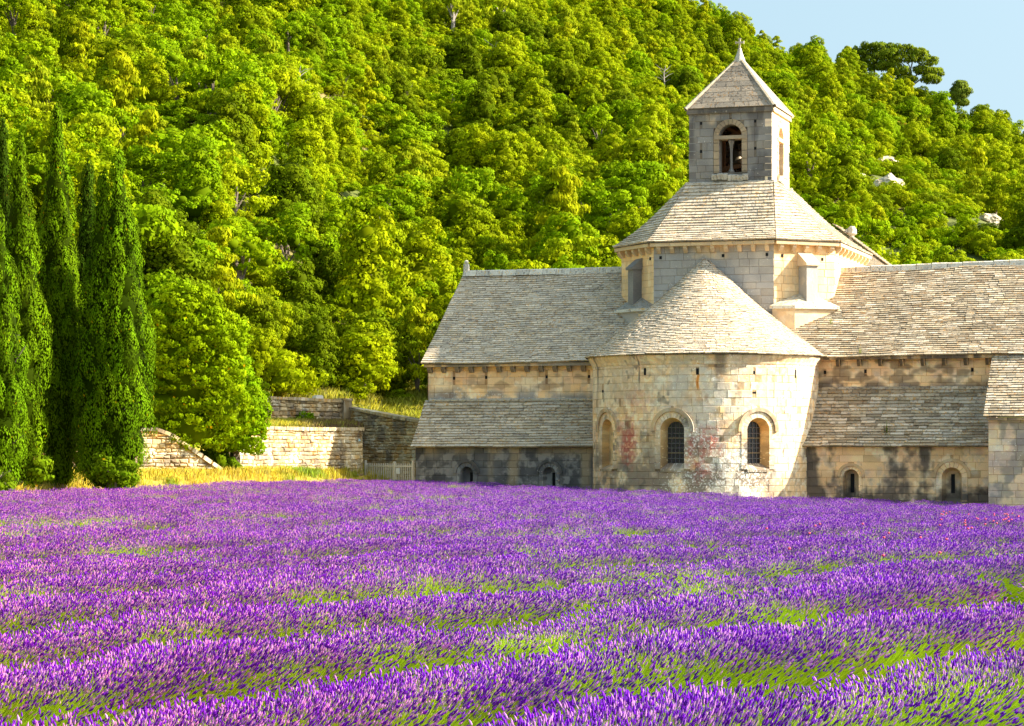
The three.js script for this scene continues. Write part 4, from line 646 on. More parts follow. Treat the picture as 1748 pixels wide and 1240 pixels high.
{
  const A = [-6.15, 103.2], B = [-4.05, 100.7], L = Math.hypot(B[0] - A[0], B[1] - A[1]), gate = thing('metal_gate', 'pale painted metal bar gate between the retaining wall and the abbey', 'gate', [A[0], .35, -A[1]], Math.atan2(B[1] - A[1], B[0] - A[0]));
  const gm = new THREE.MeshStandardMaterial({ color: new THREE.Color(.72, .66, .54), roughness: .55 }), box = (n, c, x, y, z) => { const b = new MB(); b.box(c, x, y, z); part(gate, n, b.geo(), gm); };
  for (let i = 0; i <= 26; i++) { const s = L * i / 26; box('bar', V(s, .62, 0), .028, 1.24, .028); }
  box('rail', V(L / 2, 1.12, 0), L, .05, .04); box('rail', V(L / 2, .12, 0), L, .05, .04); box('gate_post', V(.0, .68, 0), .08, 1.36, .08); box('gate_post', V(L * .62, .66, .0), .08, 1.32, .08); box('gate_post', V(L, .68, 0), .08, 1.36, .08);
  const b = new MB(); b.box(V(L * .70, .92, .035), .24, .24, .015); part(gate, 'plate', b.geo(), new THREE.MeshStandardMaterial({ color: new THREE.Color(.8, .8, .78), roughness: .5 }));
  const s = thing('wall_plaque', 'tiny pale blue plaque fixed high on the retaining wall near its corner', 'plaque', [-6.36, 2.55, -102.2], Math.atan2(8.8, 4.28)); const q = new MB(); q.box(V(-.05, 0, .05), .12, .09, .03); part(s, 'plate', q.geo(), new THREE.MeshStandardMaterial({ color: new THREE.Color(.35, .55, .62), roughness: .5 })); const q2 = new MB(); q2.box(V(-.05, 0, .03), .15, .12, .02); part(s, 'frame', q2.geo(), gm);
}

// ---------------------------------------------------------------- foliage
function leafMat(r, g, b, tr = 0.35) { return new THREE.MeshPhysicalMaterial({ color: new THREE.Color(r, g, b), roughness: 0.75, specularIntensity: 0.02, transmission: tr, thickness: 0, vertexColors: true }); }
const barkMat = new THREE.MeshStandardMaterial({ color: new THREE.Color(.16, .12, .09), roughness: 1 });
const greyBark = new THREE.MeshStandardMaterial({ color: new THREE.Color(.34, .29, .25), roughness: 1 });
// Leaves on puffs: every leaf a small diamond. puffs: {c, r:[x,y,z]}, core: centre of the crown
function leaves(R, puffs, core, o) {
  const p = [], n = [], c = [], idx = [], t = V(), b = V(), cell = o.cell ?? .5, map = new Map(), key = (x, y, z) => Math.floor(x / cell) * 73856 + Math.floor(y / cell) * 1931 + Math.floor(z / cell);
  for (const f of puffs) for (let x = f.c.x - f.r[0]; x < f.c.x + f.r[0] + cell; x += cell) for (let y = f.c.y - f.r[1]; y < f.c.y + f.r[1] + cell; y += cell) for (let z = f.c.z - f.r[2]; z < f.c.z + f.r[2] + cell; z += cell) { const k = key(x, y, z); if (!map.has(k)) map.set(k, []); map.get(k).push(f); }
  const near = (q, self) => (map.get(key(q.x, q.y, q.z)) ?? []).some((m) => m !== self && ((q.x - m.c.x) / m.r[0]) ** 2 + ((q.y - m.c.y) / m.r[1]) ** 2 + ((q.z - m.c.z) / m.r[2]) ** 2 < .5);
  for (const f of puffs) {
    const [rx, ry, rz] = f.r, area = 4 * Math.PI * Math.pow((Math.pow(rx * ry, 1.6) + Math.pow(rx * rz, 1.6) + Math.pow(ry * rz, 1.6)) / 3, 1 / 1.6), cnt = Math.round(area * o.density), tone = lerp(o.lo ?? .8, o.hi ?? 1.2, R()), warm = lerp(.9, 1.05, R());
    for (let i = 0; i < cnt; i++) {
      const y = lerp(o.minY ?? -.75, 1, R()), a = R() * Math.PI * 2, q = Math.sqrt(Math.max(0, 1 - y * y)), dir = V(Math.cos(a) * q, y, Math.sin(a) * q), k = lerp(.72, 1.08, R());
      const tp = o.taper ? 1 - o.taper * Math.max(-.35, dir.y) : 1, pos = V(dir.x * rx * k * tp, dir.y * ry * k, dir.z * rz * k * tp).add(f.c), out = (o.axis ? V(pos.x - core.x, .15, pos.z - core.z) : V().subVectors(pos, core)).normalize();
      if (dir.dot(out) < (o.inner ?? -.35) || near(pos, f)) continue;
      const nn = dir.clone().multiplyScalar(.75).addScaledVector(out, .3).add(V(R() - .5, R() - .5, R() - .5).multiplyScalar(o.rough ?? 1.0)).normalize();
      t.set(R() - .5, (R() - .5) + (o.up ?? 0), R() - .5).cross(nn).normalize(); b.crossVectors(nn, t);
      const s = o.size * lerp(.6, 1.3, R()), s2 = s * (o.long ?? 1), v = p.length / 3, nm = dir.clone().multiplyScalar(o.axis ? .55 : .8).addScaledVector(out, o.axis ? .8 : .35).addScaledVector(nn, .55).normalize();
      for (const [u, w] of [[-1, 0], [0, -1], [1, 0], [0, 1]]) { p.push(pos.x + t.x * u * s * .5 + b.x * w * s2 * .5, pos.y + t.y * u * s * .5 + b.y * w * s2 * .5, pos.z + t.z * u * s * .5 + b.z * w * s2 * .5); n.push(nm.x, nm.y, nm.z); }
      const l = tone * lerp(.7, 1.3, R()), dead = R() < (o.dead ?? 0) ? 1 : 0; for (let m = 0; m < 4; m++) c.push(l * warm * (dead ? 2.6 : 1), l * (dead ? 1.0 : 1), l * (dead ? 1.0 : 1));
      idx.push(v, v + 1, v + 2, v, v + 2, v + 3);
    }
  }
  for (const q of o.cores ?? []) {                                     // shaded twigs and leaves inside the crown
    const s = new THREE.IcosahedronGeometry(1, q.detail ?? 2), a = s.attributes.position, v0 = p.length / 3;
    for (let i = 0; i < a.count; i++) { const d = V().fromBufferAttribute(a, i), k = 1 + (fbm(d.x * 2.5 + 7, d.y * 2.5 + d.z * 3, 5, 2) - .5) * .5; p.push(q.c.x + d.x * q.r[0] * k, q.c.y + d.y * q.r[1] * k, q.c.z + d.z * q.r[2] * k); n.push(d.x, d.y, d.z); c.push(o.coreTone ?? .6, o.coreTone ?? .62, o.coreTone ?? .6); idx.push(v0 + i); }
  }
  const g = new THREE.BufferGeometry(); g.setAttribute('position', new THREE.Float32BufferAttribute(p, 3)); g.setAttribute('normal', new THREE.Float32BufferAttribute(n, 3)); g.setAttribute('color', new THREE.Float32BufferAttribute(c, 3)); g.setIndex(idx);
  return g;
}
function puffsOn(R, lobes, per, rMin, rMax, flat = 1, low = -.55) {   // puffs on the skins of a few ellipsoids
  const out = [];
  for (const l of lobes) for (let i = 0; i < per * (l.w ?? 1); i++) {
    const y = lerp(low, 1, R()), a = R() * Math.PI * 2, q = Math.sqrt(Math.max(0, 1 - y * y)), k = lerp(.72, 1.0, R()), r = lerp(rMin, rMax, R() * R());
    const c = V(l.c.x + Math.cos(a) * q * l.r[0] * k, l.c.y + y * l.r[1] * k, l.c.z + Math.sin(a) * q * l.r[2] * k);
    if (lobes.some((m) => m !== l && Math.hypot((c.x - m.c.x) / m.r[0], (c.y - m.c.y) / m.r[1], (c.z - m.c.z) / m.r[2]) < .62)) continue;
    out.push({ c, r: [r, r * flat * lerp(.7, 1, R()), r] });
  }
  return out;
}
function treeTrunk(h, r, seed, spread = .5) { const b = new MB(), R = rng(seed); limb(b, [V(0, -.4, 0), V((R() - .5) * .2, h * .4, (R() - .5) * .2), V((R() - .5) * .4, h, (R() - .5) * .4)], [r * 1.3, r, r * .5], 6); for (let i = 0; i < 4; i++) { const a = R() * 6.28, y = h * lerp(.3, .7, R()); limb(b, [V(0, y, 0), V(Math.cos(a) * spread * .6, y + h * .25, Math.sin(a) * spread * .6), V(Math.cos(a) * spread * 1.3, y + h * .5, Math.sin(a) * spread * 1.3)], [r * .55, r * .4, r * .15], 5); } return b.geo(); }

// --- cypresses
{
  const cyMats = [leafMat(.092, .165, .002, .25), leafMat(.104, .175, .002, .25), leafMat(.034, .064, .002, .2)];
  const cy = (label, px, d, baseY, topY, rad, seed, mat, leaders) => {
    const b = at(px, 0, d), t = thing('cypress_tree', label, 'tree', [b.x, baseY, -d], 0, 'cypress trees at the edge of the lavender'), R = rng(seed), puffs = [];
    const prof = (f) => Math.pow(Math.sin(Math.PI * Math.pow(clamp(f * .98 + .015, 0, 1), .70)), .85) * (1 - .2 * f) * (1 - .35 * f * f * f);
    for (const [ox, oz, hh, rr] of leaders) {
      const n = Math.round(hh * 30);
      for (let i = 0; i < n; i++) { const f = Math.pow((i + R()) / n, .9), a = R() * 6.283, q = rr * prof(f) * lerp(.62, 1.0, Math.sqrt(R())), s = lerp(.12, .27, R()) * (1.1 - .5 * f), wob = .10 * Math.sin(f * 19 + a); puffs.push({ c: V(ox * (1 - f * .35) + Math.cos(a) * (q + wob), f * hh * .985 + .15, oz + Math.sin(a) * (q + wob)), r: [s, s * lerp(1.8, 3.2, R()), s] }); }
      for (let i = 0; i < 6; i++) puffs.push({ c: V(ox * .65 + (R() - .5) * .06, hh * (.95 + .012 * i), oz), r: [.11 - .012 * i, .3, .11 - .012 * i] });
    }
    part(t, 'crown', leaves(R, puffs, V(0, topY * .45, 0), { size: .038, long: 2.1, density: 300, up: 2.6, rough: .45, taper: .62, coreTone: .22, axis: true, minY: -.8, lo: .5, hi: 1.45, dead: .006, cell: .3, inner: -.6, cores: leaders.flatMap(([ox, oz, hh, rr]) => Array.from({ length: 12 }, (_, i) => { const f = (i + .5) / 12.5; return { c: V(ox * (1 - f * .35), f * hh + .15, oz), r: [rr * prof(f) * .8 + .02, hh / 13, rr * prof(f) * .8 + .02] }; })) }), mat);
    const k = new MB(); limb(k, [V(0, -.5, 0), V(.03, 1.2, 0), V(0, topY * .5, 0)], [.26, .2, .1], 8); for (let i = 0; i < 9; i++) { const a = R() * 6.28, y = lerp(.6, 4, R()), q = rad * lerp(.7, 1.15, R()); limb(k, [V(0, y, 0), V(Math.cos(a) * q * .6, y + .35, Math.sin(a) * q * .6), V(Math.cos(a) * q, y + lerp(.3, 1.2, R()), Math.sin(a) * q)], [.035, .025, .01], 4); } part(t, 'trunk', k.geo(), barkMat);
  };
  cy('broad cypress with two tips standing beside the low sloping stone wall', 192, 72, 1.2, 9.5, 1.05, 301, cyMats[0], [[.30, .05, 9.45, .98], [-.36, .1, 8.9, .84]]);
  cy('tallest slender cypress, second in the row from the low sloping wall', 100, 73, 1.25, 11.1, .8, 302, cyMats[1], [[-.05, 0, 11.05, .88], [.2, .2, 8.3, .58]]);
  cy('narrow cypress cut by the picture edge, behind the shortest one', 34, 71, 1.25, 9.8, .7, 303, cyMats[1], [[0, 0, 9.75, .78]]);
  cy('shortest cypress at the very edge of the picture', -2, 68, 1.2, 7.4, .8, 304, cyMats[0], [[0, 0, 7.35, .78]]);
  cy('dark shaded cypress standing back between the broad one and the tallest one', 150, 77, 1.4, 9.7, .8, 305, cyMats[2], [[0, 0, 9.6, .75]]);
  cy('dark cypress tip rising behind the narrow cypress at the picture edge', 4, 77, 1.4, 11, .7, 306, cyMats[2], [[0, 0, 11, .62]]);
}
// --- broad trees and shrubs below the hill
const nearMats = { oak: leafMat(.235, .325, .002, .4), bright: leafMat(.13, .20, .003, .4), shrub: leafMat(.20, .315, .002, .4) };
function nearTree(name, label, category, pos, lobes, per, mat, seed, o = {}) {
  const t = thing(name, label, category, pos), R = rng(seed), puffs = puffsOn(R, lobes, per, o.rMin ?? .16, o.rMax ?? .42, .85, o.low ?? -.7), core = lobes[0].c;
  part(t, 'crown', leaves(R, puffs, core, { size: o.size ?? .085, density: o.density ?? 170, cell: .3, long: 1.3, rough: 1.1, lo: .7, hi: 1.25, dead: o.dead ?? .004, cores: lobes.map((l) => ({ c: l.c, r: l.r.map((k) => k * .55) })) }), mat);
  if (name.includes('tree')) part(t, 'trunk', treeTrunk(o.h ?? 3, .16, seed, 1), barkMat); else part(t, 'stem', treeTrunk(o.h ?? .6, .035, seed, .3), barkMat);
  return t;
}
{
  const L = (x, y, z, a, b, c, w) => ({ c: V(x, y, z), r: [a, b, c], w });
  nearTree('holm_oak_tree', 'large rounded yellow-green oak growing behind the low sloping stone wall', 'tree', [-11.75, 1.4, -89.5], [L(0, 6.0, 0, .95, .9, .9, .6), L(-.9, 4.9, .1, 1.0, 1.1, 1, .7), L(1.1, 4.6, .1, 1.0, 1.1, 1, .7), L(0, 3.3, 0, 1.75, 2.3, 1.6, 1.3), L(.35, 5.1, 0, 1.15, 1.5, 1.1, .8), L(-.9, 2.2, .3, 1.25, 1.3, 1.2, .7), L(1.2, 2.2, .2, 1.1, 1.2, 1.1, .7), L(.1, 1.5, .5, 1.6, 1.1, 1.2, .8), L(-.6, 4.2, .3, 1.1, 1.2, 1, .7), L(.9, 3.6, .3, 1.1, 1.3, 1, .7)], 170, nearMats.oak, 311, { h: 4 });
  nearTree('bay_tree', 'smaller bright oval tree between the large oak and the retaining wall', 'tree', [-10.25, 1.85, -91.2], [L(0, 2.3, 0, .95, 1.7, .95, 1), L(.45, 1.5, .2, .8, .9, .8, .7), L(-.5, 1.3, .2, .8, .9, .8, .7), L(.1, .7, .4, 1.0, .7, .8, .6)], 150, nearMats.shrub, 312, { h: 2.4 });
  nearTree('wild_shrub', 'low green shrub at the foot of the retaining wall', 'shrub', [-10.55, .9, -90], [L(0, .55, 0, .55, .5, .5), L(.35, .3, .1, .4, .35, .35)], 26, nearMats.bright, 313, { rMax: .26, size: .1 });
  nearTree('wild_shrub', 'low shrub in the shade behind the end of the low sloping wall', 'shrub', [-11.2, 1.2, -91.2], [L(0, .6, 0, .8, .6, .6)], 34, nearMats.bright, 317, { rMax: .26, size: .1 });
  nearTree('wild_shrub', 'small bush at the foot of the tallest cypress', 'shrub', [-13.75, 1.0, -71], [L(0, .55, 0, .42, .6, .4)], 30, nearMats.bright, 314, { rMax: .2, size: .09 });
  nearTree('wild_shrub', 'ragged bush at the foot of the shortest cypress', 'shrub', [-14.0, .95, -66.8], [L(0, .3, 0, .4, .35, .3)], 22, nearMats.bright, 318, { rMax: .2, size: .08 });
  nearTree('wild_shrub', 'leafy suckers around the foot of the broad cypress', 'shrub', [-11.5, 1.05, -71], [L(.2, .4, 0, .45, .5, .4), L(-.35, .5, 0, .35, .5, .35)], 26, nearMats.bright, 315, { rMax: .18, size: .08 });
  nearTree('wild_shrub', 'dusty bush behind the tip of the dry grass on the terrace', 'shrub', [-8.9, 3.1, -106], [L(0, .3, 0, .4, .35, .35)], 20, nearMats.shrub, 316, { rMax: .16, size: .08 });
}

// ---------------------------------------------------------------- rocks on the hillside
const rockMat = new THREE.MeshStandardMaterial({ map: tileTex, bumpMap: grit, bumpScale: .2, roughness: 1, color: new THREE.Color(.82, .76, .68) });
const ROCKS = [[1518, 322, 1.5, 2.0, 'tall grey-white rock outcrop on the slope beyond the bell tower'], [1684, 346, 2.4, 1.3, 'wide white rock outcrop on the slope near the picture edge'], [1500, 276, 2.2, .9, 'long pale rock slab lying on the slope above the tall grey rock'], [1540, 262, 1.6, .6, 'thin pale rock ledge beside the long slab'], [1462, 306, 1.2, .8, 'white boulder just beside the tall grey rock'], [1384, 298, .9, .7, 'white boulder close to the bell tower wall'], [1334, 86, 1.3, 1.0, 'white rock just below the skyline beyond the tower cross'], [1286, 60, .7, .6, 'small white stone by the tower cross'], [1692, 374, 1.0, .8, 'small pale boulder under the wide white outcrop'], [570, 253, .75, .55, 'lone white stone halfway up the wooded slope'], [884, 298, .8, .5, 'ochre rock in the clearing halfway up the wooded slope'], [884, 318, 1.0, .4, 'flat pale rock under the ochre rock in the clearing'], [1440, 298, .7, .6, 'pale stone between the two white boulders'], [1560, 268, 1.3, .6, 'ochre-white ledge beyond the thin pale rock ledge'], [1610, 300, .8, .5, 'small grey-white stone between the tall rock and the wide outcrop'], [1420, 310, .9, .6, 'low white slab between the tower boulder and the pale stone']];
for (const [px, py, w, h, label] of ROCKS) {
  const p = hillAt(px, py + 8), R = rng(px), t = thing('rock_outcrop', label, 'rock', [p.x, p.y, p.z]);
  const mk = (w, h, s, x) => { const g = new THREE.IcosahedronGeometry(1, 4), a = g.attributes.position; for (let i = 0; i < a.count; i++) { const v = V().fromBufferAttribute(a, i), n = 1 + (fbm(v.x * 1.7 + s, v.y * 1.7 + v.z * 1.3, s, 4) - .5) * 1.1 + (vnoise(v.x * 6 + s, v.y * 5 + v.z * 4, s) - .5) * .22; a.setXYZ(i, v.x * w * n + x, v.y * h * .8 * n + h * .3, v.z * w * .8 * n); } g.computeVertexNormals(); return g; };
  if (h < 1) t.scale.set(.85, .8, .8); else t.scale.set(.75, .56, .6); part(t, 'rock', mk(w, h, px, 0), rockMat); part(t, 'rock', mk(w * .5, h * .55, px + 5, w * (R() - .5) * 2), rockMat);
}
// ---------------------------------------------------------------- trees on the hillside
const HM = { olive: [[.255, .305, .002], [.285, .330, .002], [.215, .270, .002]], bright: [[.215, .310, .002], [.195, .290, .002], [.245, .335, .002]], yellow: [[.310, .355, .003], [.290, .335, .003]], dark: [[.125, .170, .002], [.155, .200, .002]], pine: [[.29, .33, .006], [.35, .37, .004]], rust: [[.27, .17, .02]] };
for (const k in HM) HM[k] = HM[k].map((c) => leafMat(...c, .42));
const protos = [];
function crownOf(kind, seed) {
  const R = rng(seed), L = [], l = (x, y, z, a, b, c, w = 1) => L.push({ c: V(x, y, z), r: [a, b, c], w });
  let o = { size: .095, density: 115, cell: .45, inner: -.2, long: 1.25, rough: 1.1, lo: .84, hi: 1.16 }, per = 40, r0 = .22, r1 = .5, flat = .85;
  if (kind === 'round') { l(0, 1.75, 0, 1.35, 1.25, 1.3, 1.2); l(.7 * (R() - .5), 2.4, .7 * (R() - .5), 1.0, .95, 1.0, .9); l(-.9, 1.1, .3, .9, .8, .9, .7); l(.85, 1.15, .2, .95, .8, .9, .7); }
  if (kind === 'tall') { l(0, 1.8, 0, 1.1, 1.6, 1.1, 1.2); l(.3 * (R() - .5), 3.1, 0, .8, 1.1, .8, .9); l(.7, 1.3, .3, .75, .8, .75, .6); l(-.6, 1.1, .3, .75, .8, .75, .6); }
  if (kind === 'loose') { for (let i = 0; i < 7; i++) { const a = R() * 6.28, q = lerp(.3, 1.3, R()); l(Math.cos(a) * q, lerp(.9, 3, R()), Math.sin(a) * q, lerp(.5, .85, R()), lerp(.35, .6, R()), lerp(.5, .85, R()), .5); } o.density = 80; per = 18; r0 = .22; r1 = .5; flat = .7; o.size = .105; }
  if (kind === 'shrub') { l(0, .8, 0, 1.15, .8, 1.1, 1.1); l(.8, .6, .2, .8, .6, .8, .7); l(-.75, .55, .3, .8, .6, .8, .7); per = 18; r1 = .5; }
  if (kind === 'pine') { for (let i = 0; i < 10; i++) { const y = 1.1 + i * .32, q = lerp(1.35, .25, i / 9), a = i * 2.4; l(Math.cos(a) * q * .7, y, Math.sin(a) * q * .7, q * .7, .26, q * .7, .5); } o = { size: .085, density: 90, cell: .5, long: 2.8, up: 1.5, rough: 1.3, lo: .8, hi: 1.2 }; per = 16; r0 = .22; r1 = .42; flat = .6; }
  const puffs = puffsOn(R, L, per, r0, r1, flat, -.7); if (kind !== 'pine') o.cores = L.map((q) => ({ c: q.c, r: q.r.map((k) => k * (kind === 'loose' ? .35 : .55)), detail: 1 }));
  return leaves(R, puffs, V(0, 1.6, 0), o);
}
for (const [kind, n, word] of [['round', 4, 'rounded'], ['tall', 3, 'tall'], ['loose', 4, 'open-crowned'], ['shrub', 3, 'low'], ['pine', 2, 'feathery']]) for (let i = 0; i < n; i++) protos.push({ kind, word, geo: crownOf(kind, 400 + protos.length * 7), trunk: treeTrunk(kind === 'shrub' ? .8 : 2.0, kind === 'shrub' ? .06 : .1, 500 + protos.length, .4), h: { round: 3.4, tall: 4.3, loose: 3.3, shrub: 1.6, pine: 4.4 }[kind] });
const pick = (R, kind) => { const a = protos.filter((p) => p.kind === kind); return a[Math.floor(R() * a.length)]; };
// named trees first
const special = [];
function hillTree(kind, mats, label, px, py, s, seed, group, name = 'hill_tree') { const R = rng(seed), q = hillAt(px, py), pr = pick(R, kind); const t = thing(name, label, 'tree', [q.x, q.y - .2, q.z], R() * 6.28, group); t.scale.setScalar(s); part(t, 'crown', pr.geo, mats); part(t, 'trunk', pr.trunk, greyBark); special.push([px, py, 26]); return t; }
hillTree('pine', HM.pine[1], 'yellowish pine on the upper slope, beside its twin and away from the bell tower', 1064, 128, 1.15, 601); hillTree('pine', HM.pine[1], 'yellowish pine on the upper slope, the twin closer to the bell tower', 1112, 132, 1.05, 602);
hillTree('shrub', HM.rust[0], 'rust-brown shrub on the slope below the umbrella pine', 1532, 226, .8, 603, undefined, 'rust_shrub'); hillTree('pine', HM.pine[0], 'pine with pale trunk at the top of the slope above the abbey roof', 772, 62, 1.9, 604); hillTree('pine', HM.pine[0], 'second pine at the top of the slope above the abbey roof', 850, 66, 1.6, 605); hillTree('pine', HM.pine[0], 'thin pine on the skyline just beyond the tower cross', 1326, 72, .9, 606);
// umbrella pines and the lone pine on the skyline
function umbrella(label, p, spec, seed, mat, trunkPts, branches) {
  const t = thing('umbrella_pine', label, 'tree', p), R = rng(seed), puffs = [];
  for (const [x, y, z, a, b] of spec) for (let i = 0; i < 38; i++) { const an = R() * 6.28, q = Math.sqrt(R()); puffs.push({ c: V(x + Math.cos(an) * q * a, y + (R() - .3) * b, z + Math.sin(an) * q * a * .8), r: [lerp(.35, .75, R()), lerp(.25, .5, R()), lerp(.35, .75, R())] }); }
  part(t, 'crown', leaves(R, puffs, V(0, 2, 0), { size: .16, density: 34, long: 2, rough: 1.2, up: 1.2, lo: .8, hi: 1.2 }), mat);
  const b = new MB(); for (const [pts, r] of branches) limb(b, pts.map((q) => V(...q)), pts.map((_, i) => lerp(r, r * .35, i / (pts.length - 1))), 6); part(t, 'trunk', b.geo(), greyBark);
}
{
  const m = leafMat(.175, .215, .010, .35), base = (px, py, d) => { const q = at(px, py, d); return [q.x, q.y, q.z]; };
  umbrella('wide flat-topped umbrella pine with bare limbs showing sky on the ridge', base(1552, 153, 326), [[-2.2, 4.6, 0, 1.5, .8], [-.6, 5.2, 0, 1.4, .7], [1.0, 4.6, 0, 1.4, .8], [2.4, 3.6, .2, 1.2, .7], [3.3, 2.2, 0, .9, .6], [2.4, 1.4, .3, .9, .5], [-1.2, 3.9, .4, 1.2, .6], [3.0, 1.2, .1, .8, .4], [0.2, 4.1, .2, 1.2, .6], [1.8, 2.4, .3, .9, .5], [-2.6, 3.0, .3, 1.4, .8], [-1.4, 2.2, .5, 1.3, .7], [-.4, 1.2, .6, 1.1, .5]], 611, m, null, [[[[.2, -1.5, 0], [.5, 1.2, 0], [.2, 2.6, 0], [.7, 4.6, 0]], .2], [[[.45, 1.1, 0], [1.3, 2.4, 0], [2.4, 3.4, .1]], .13], [[[.3, 2.4, 0], [-.8, 3.4, 0], [-2.2, 4.4, 0]], .12], [[[.5, .6, 0], [1.6, 1.4, .1], [3.1, 2.1, 0]], .12], [[[.25, 2.7, 0], [-.3, 3.8, .1], [-.6, 5, 0]], .09], [[[-1.6, -1, .5], [-1.5, 1.2, .4], [-1.9, 3.2, .3], [-1.1, 4.2, .2]], .16]]);
  umbrella('dark umbrella pine on the ridge, joined to the wider one', base(1492, 128, 330), [[-2.0, 2.9, 0, 1.4, .9], [-.4, 3.3, .2, 1.4, .9], [1.2, 3.4, 0, 1.4, 1.0], [-2.6, 1.8, 0, 1.2, .8], [-.6, 1.9, 0, 1.5, .9], [1.2, 2.2, .2, 1.4, .8], [.4, 1.0, .3, 1.6, .6], [-1.6, .8, .3, 1.2, .6]], 612, leafMat(.135, .180, .010, .35), null, [[[[0, -2, 0], [.1, 1, 0], [.3, 3, 0]], .2], [[[.1, .6, 0], [-1, 1.8, 0], [-2, 2.6, 0]], .12]]);
  umbrella('small lone pine leaning on the ridge beyond the umbrella pines', base(1634, 186, 326), [[.1, 1.0, 0, .5, .4], [.5, 1.7, 0, .5, .4], [.15, 2.4, 0, .5, .4], [1.1, 2.3, 0, .45, .35], [.5, 3.1, 0, .45, .4], [-.3, 1.9, 0, .3, .3], [.8, .8, 0, .35, .3]], 613, leafMat(.16, .20, .02, .35), null, [[[[0, -1.2, 0], [.1, 1, 0], [.4, 2.2, 0], [.5, 3.2, 0]], .12], [[[.15, 1.1, 0], [.7, 1.7, 0], [1.1, 2.3, 0]], .06]]);
  for (const [x, y, r] of [[1640, 165, 44], [1648, 190, 34], [1545, 120, 34], [1575, 128, 34], [1500, 108, 34], [1470, 100, 28]]) special.push([x, y, r]);
  // bare dead branches among the trees
  for (const [px, py, s, label] of [[846, 112, .7, 'bare grey dead tree among the green crowns high on the slope'], [512, 168, .6, 'pale bare dead trunk standing among the crowns above the oak'], [1132, 156, .7, 'grey fallen branch lying on the slope beside the bell tower'], [350, 12, .9, 'tall bare pale trunk at the upper edge of the picture']]) {
    const q = hillAt(px, py + 12), t = thing('dead_tree', label, 'dead tree', [q.x, q.y, q.z + 1.2]), R = rng(px), b = new MB(), k = new MB(); t.scale.setScalar(s);
    limb(k, [V(0, -.3, 0), V(.1, 1.6, 0), V(.0, 3, 0), V(.25, 4.2, 0)], [.12, .1, .07, .02], 6);
    for (let i = 0; i < 9; i++) { const y = lerp(1.4, 3.6, R()), a = (R() - .5) * 2.6 + (R() < .5 ? 0 : Math.PI), l = lerp(.7, 1.7, R()); limb(b, [V(.05, y, 0), V(Math.cos(a) * l * .5, y + l * .3, Math.sin(a) * .4), V(Math.cos(a) * l, y + l * lerp(.3, .8, R()), Math.sin(a) * .7)], [.05, .035, .008], 4); }
    part(t, 'trunk', k.geo(), greyBark); part(t, 'branches', b.geo(), greyBark);
  }
}
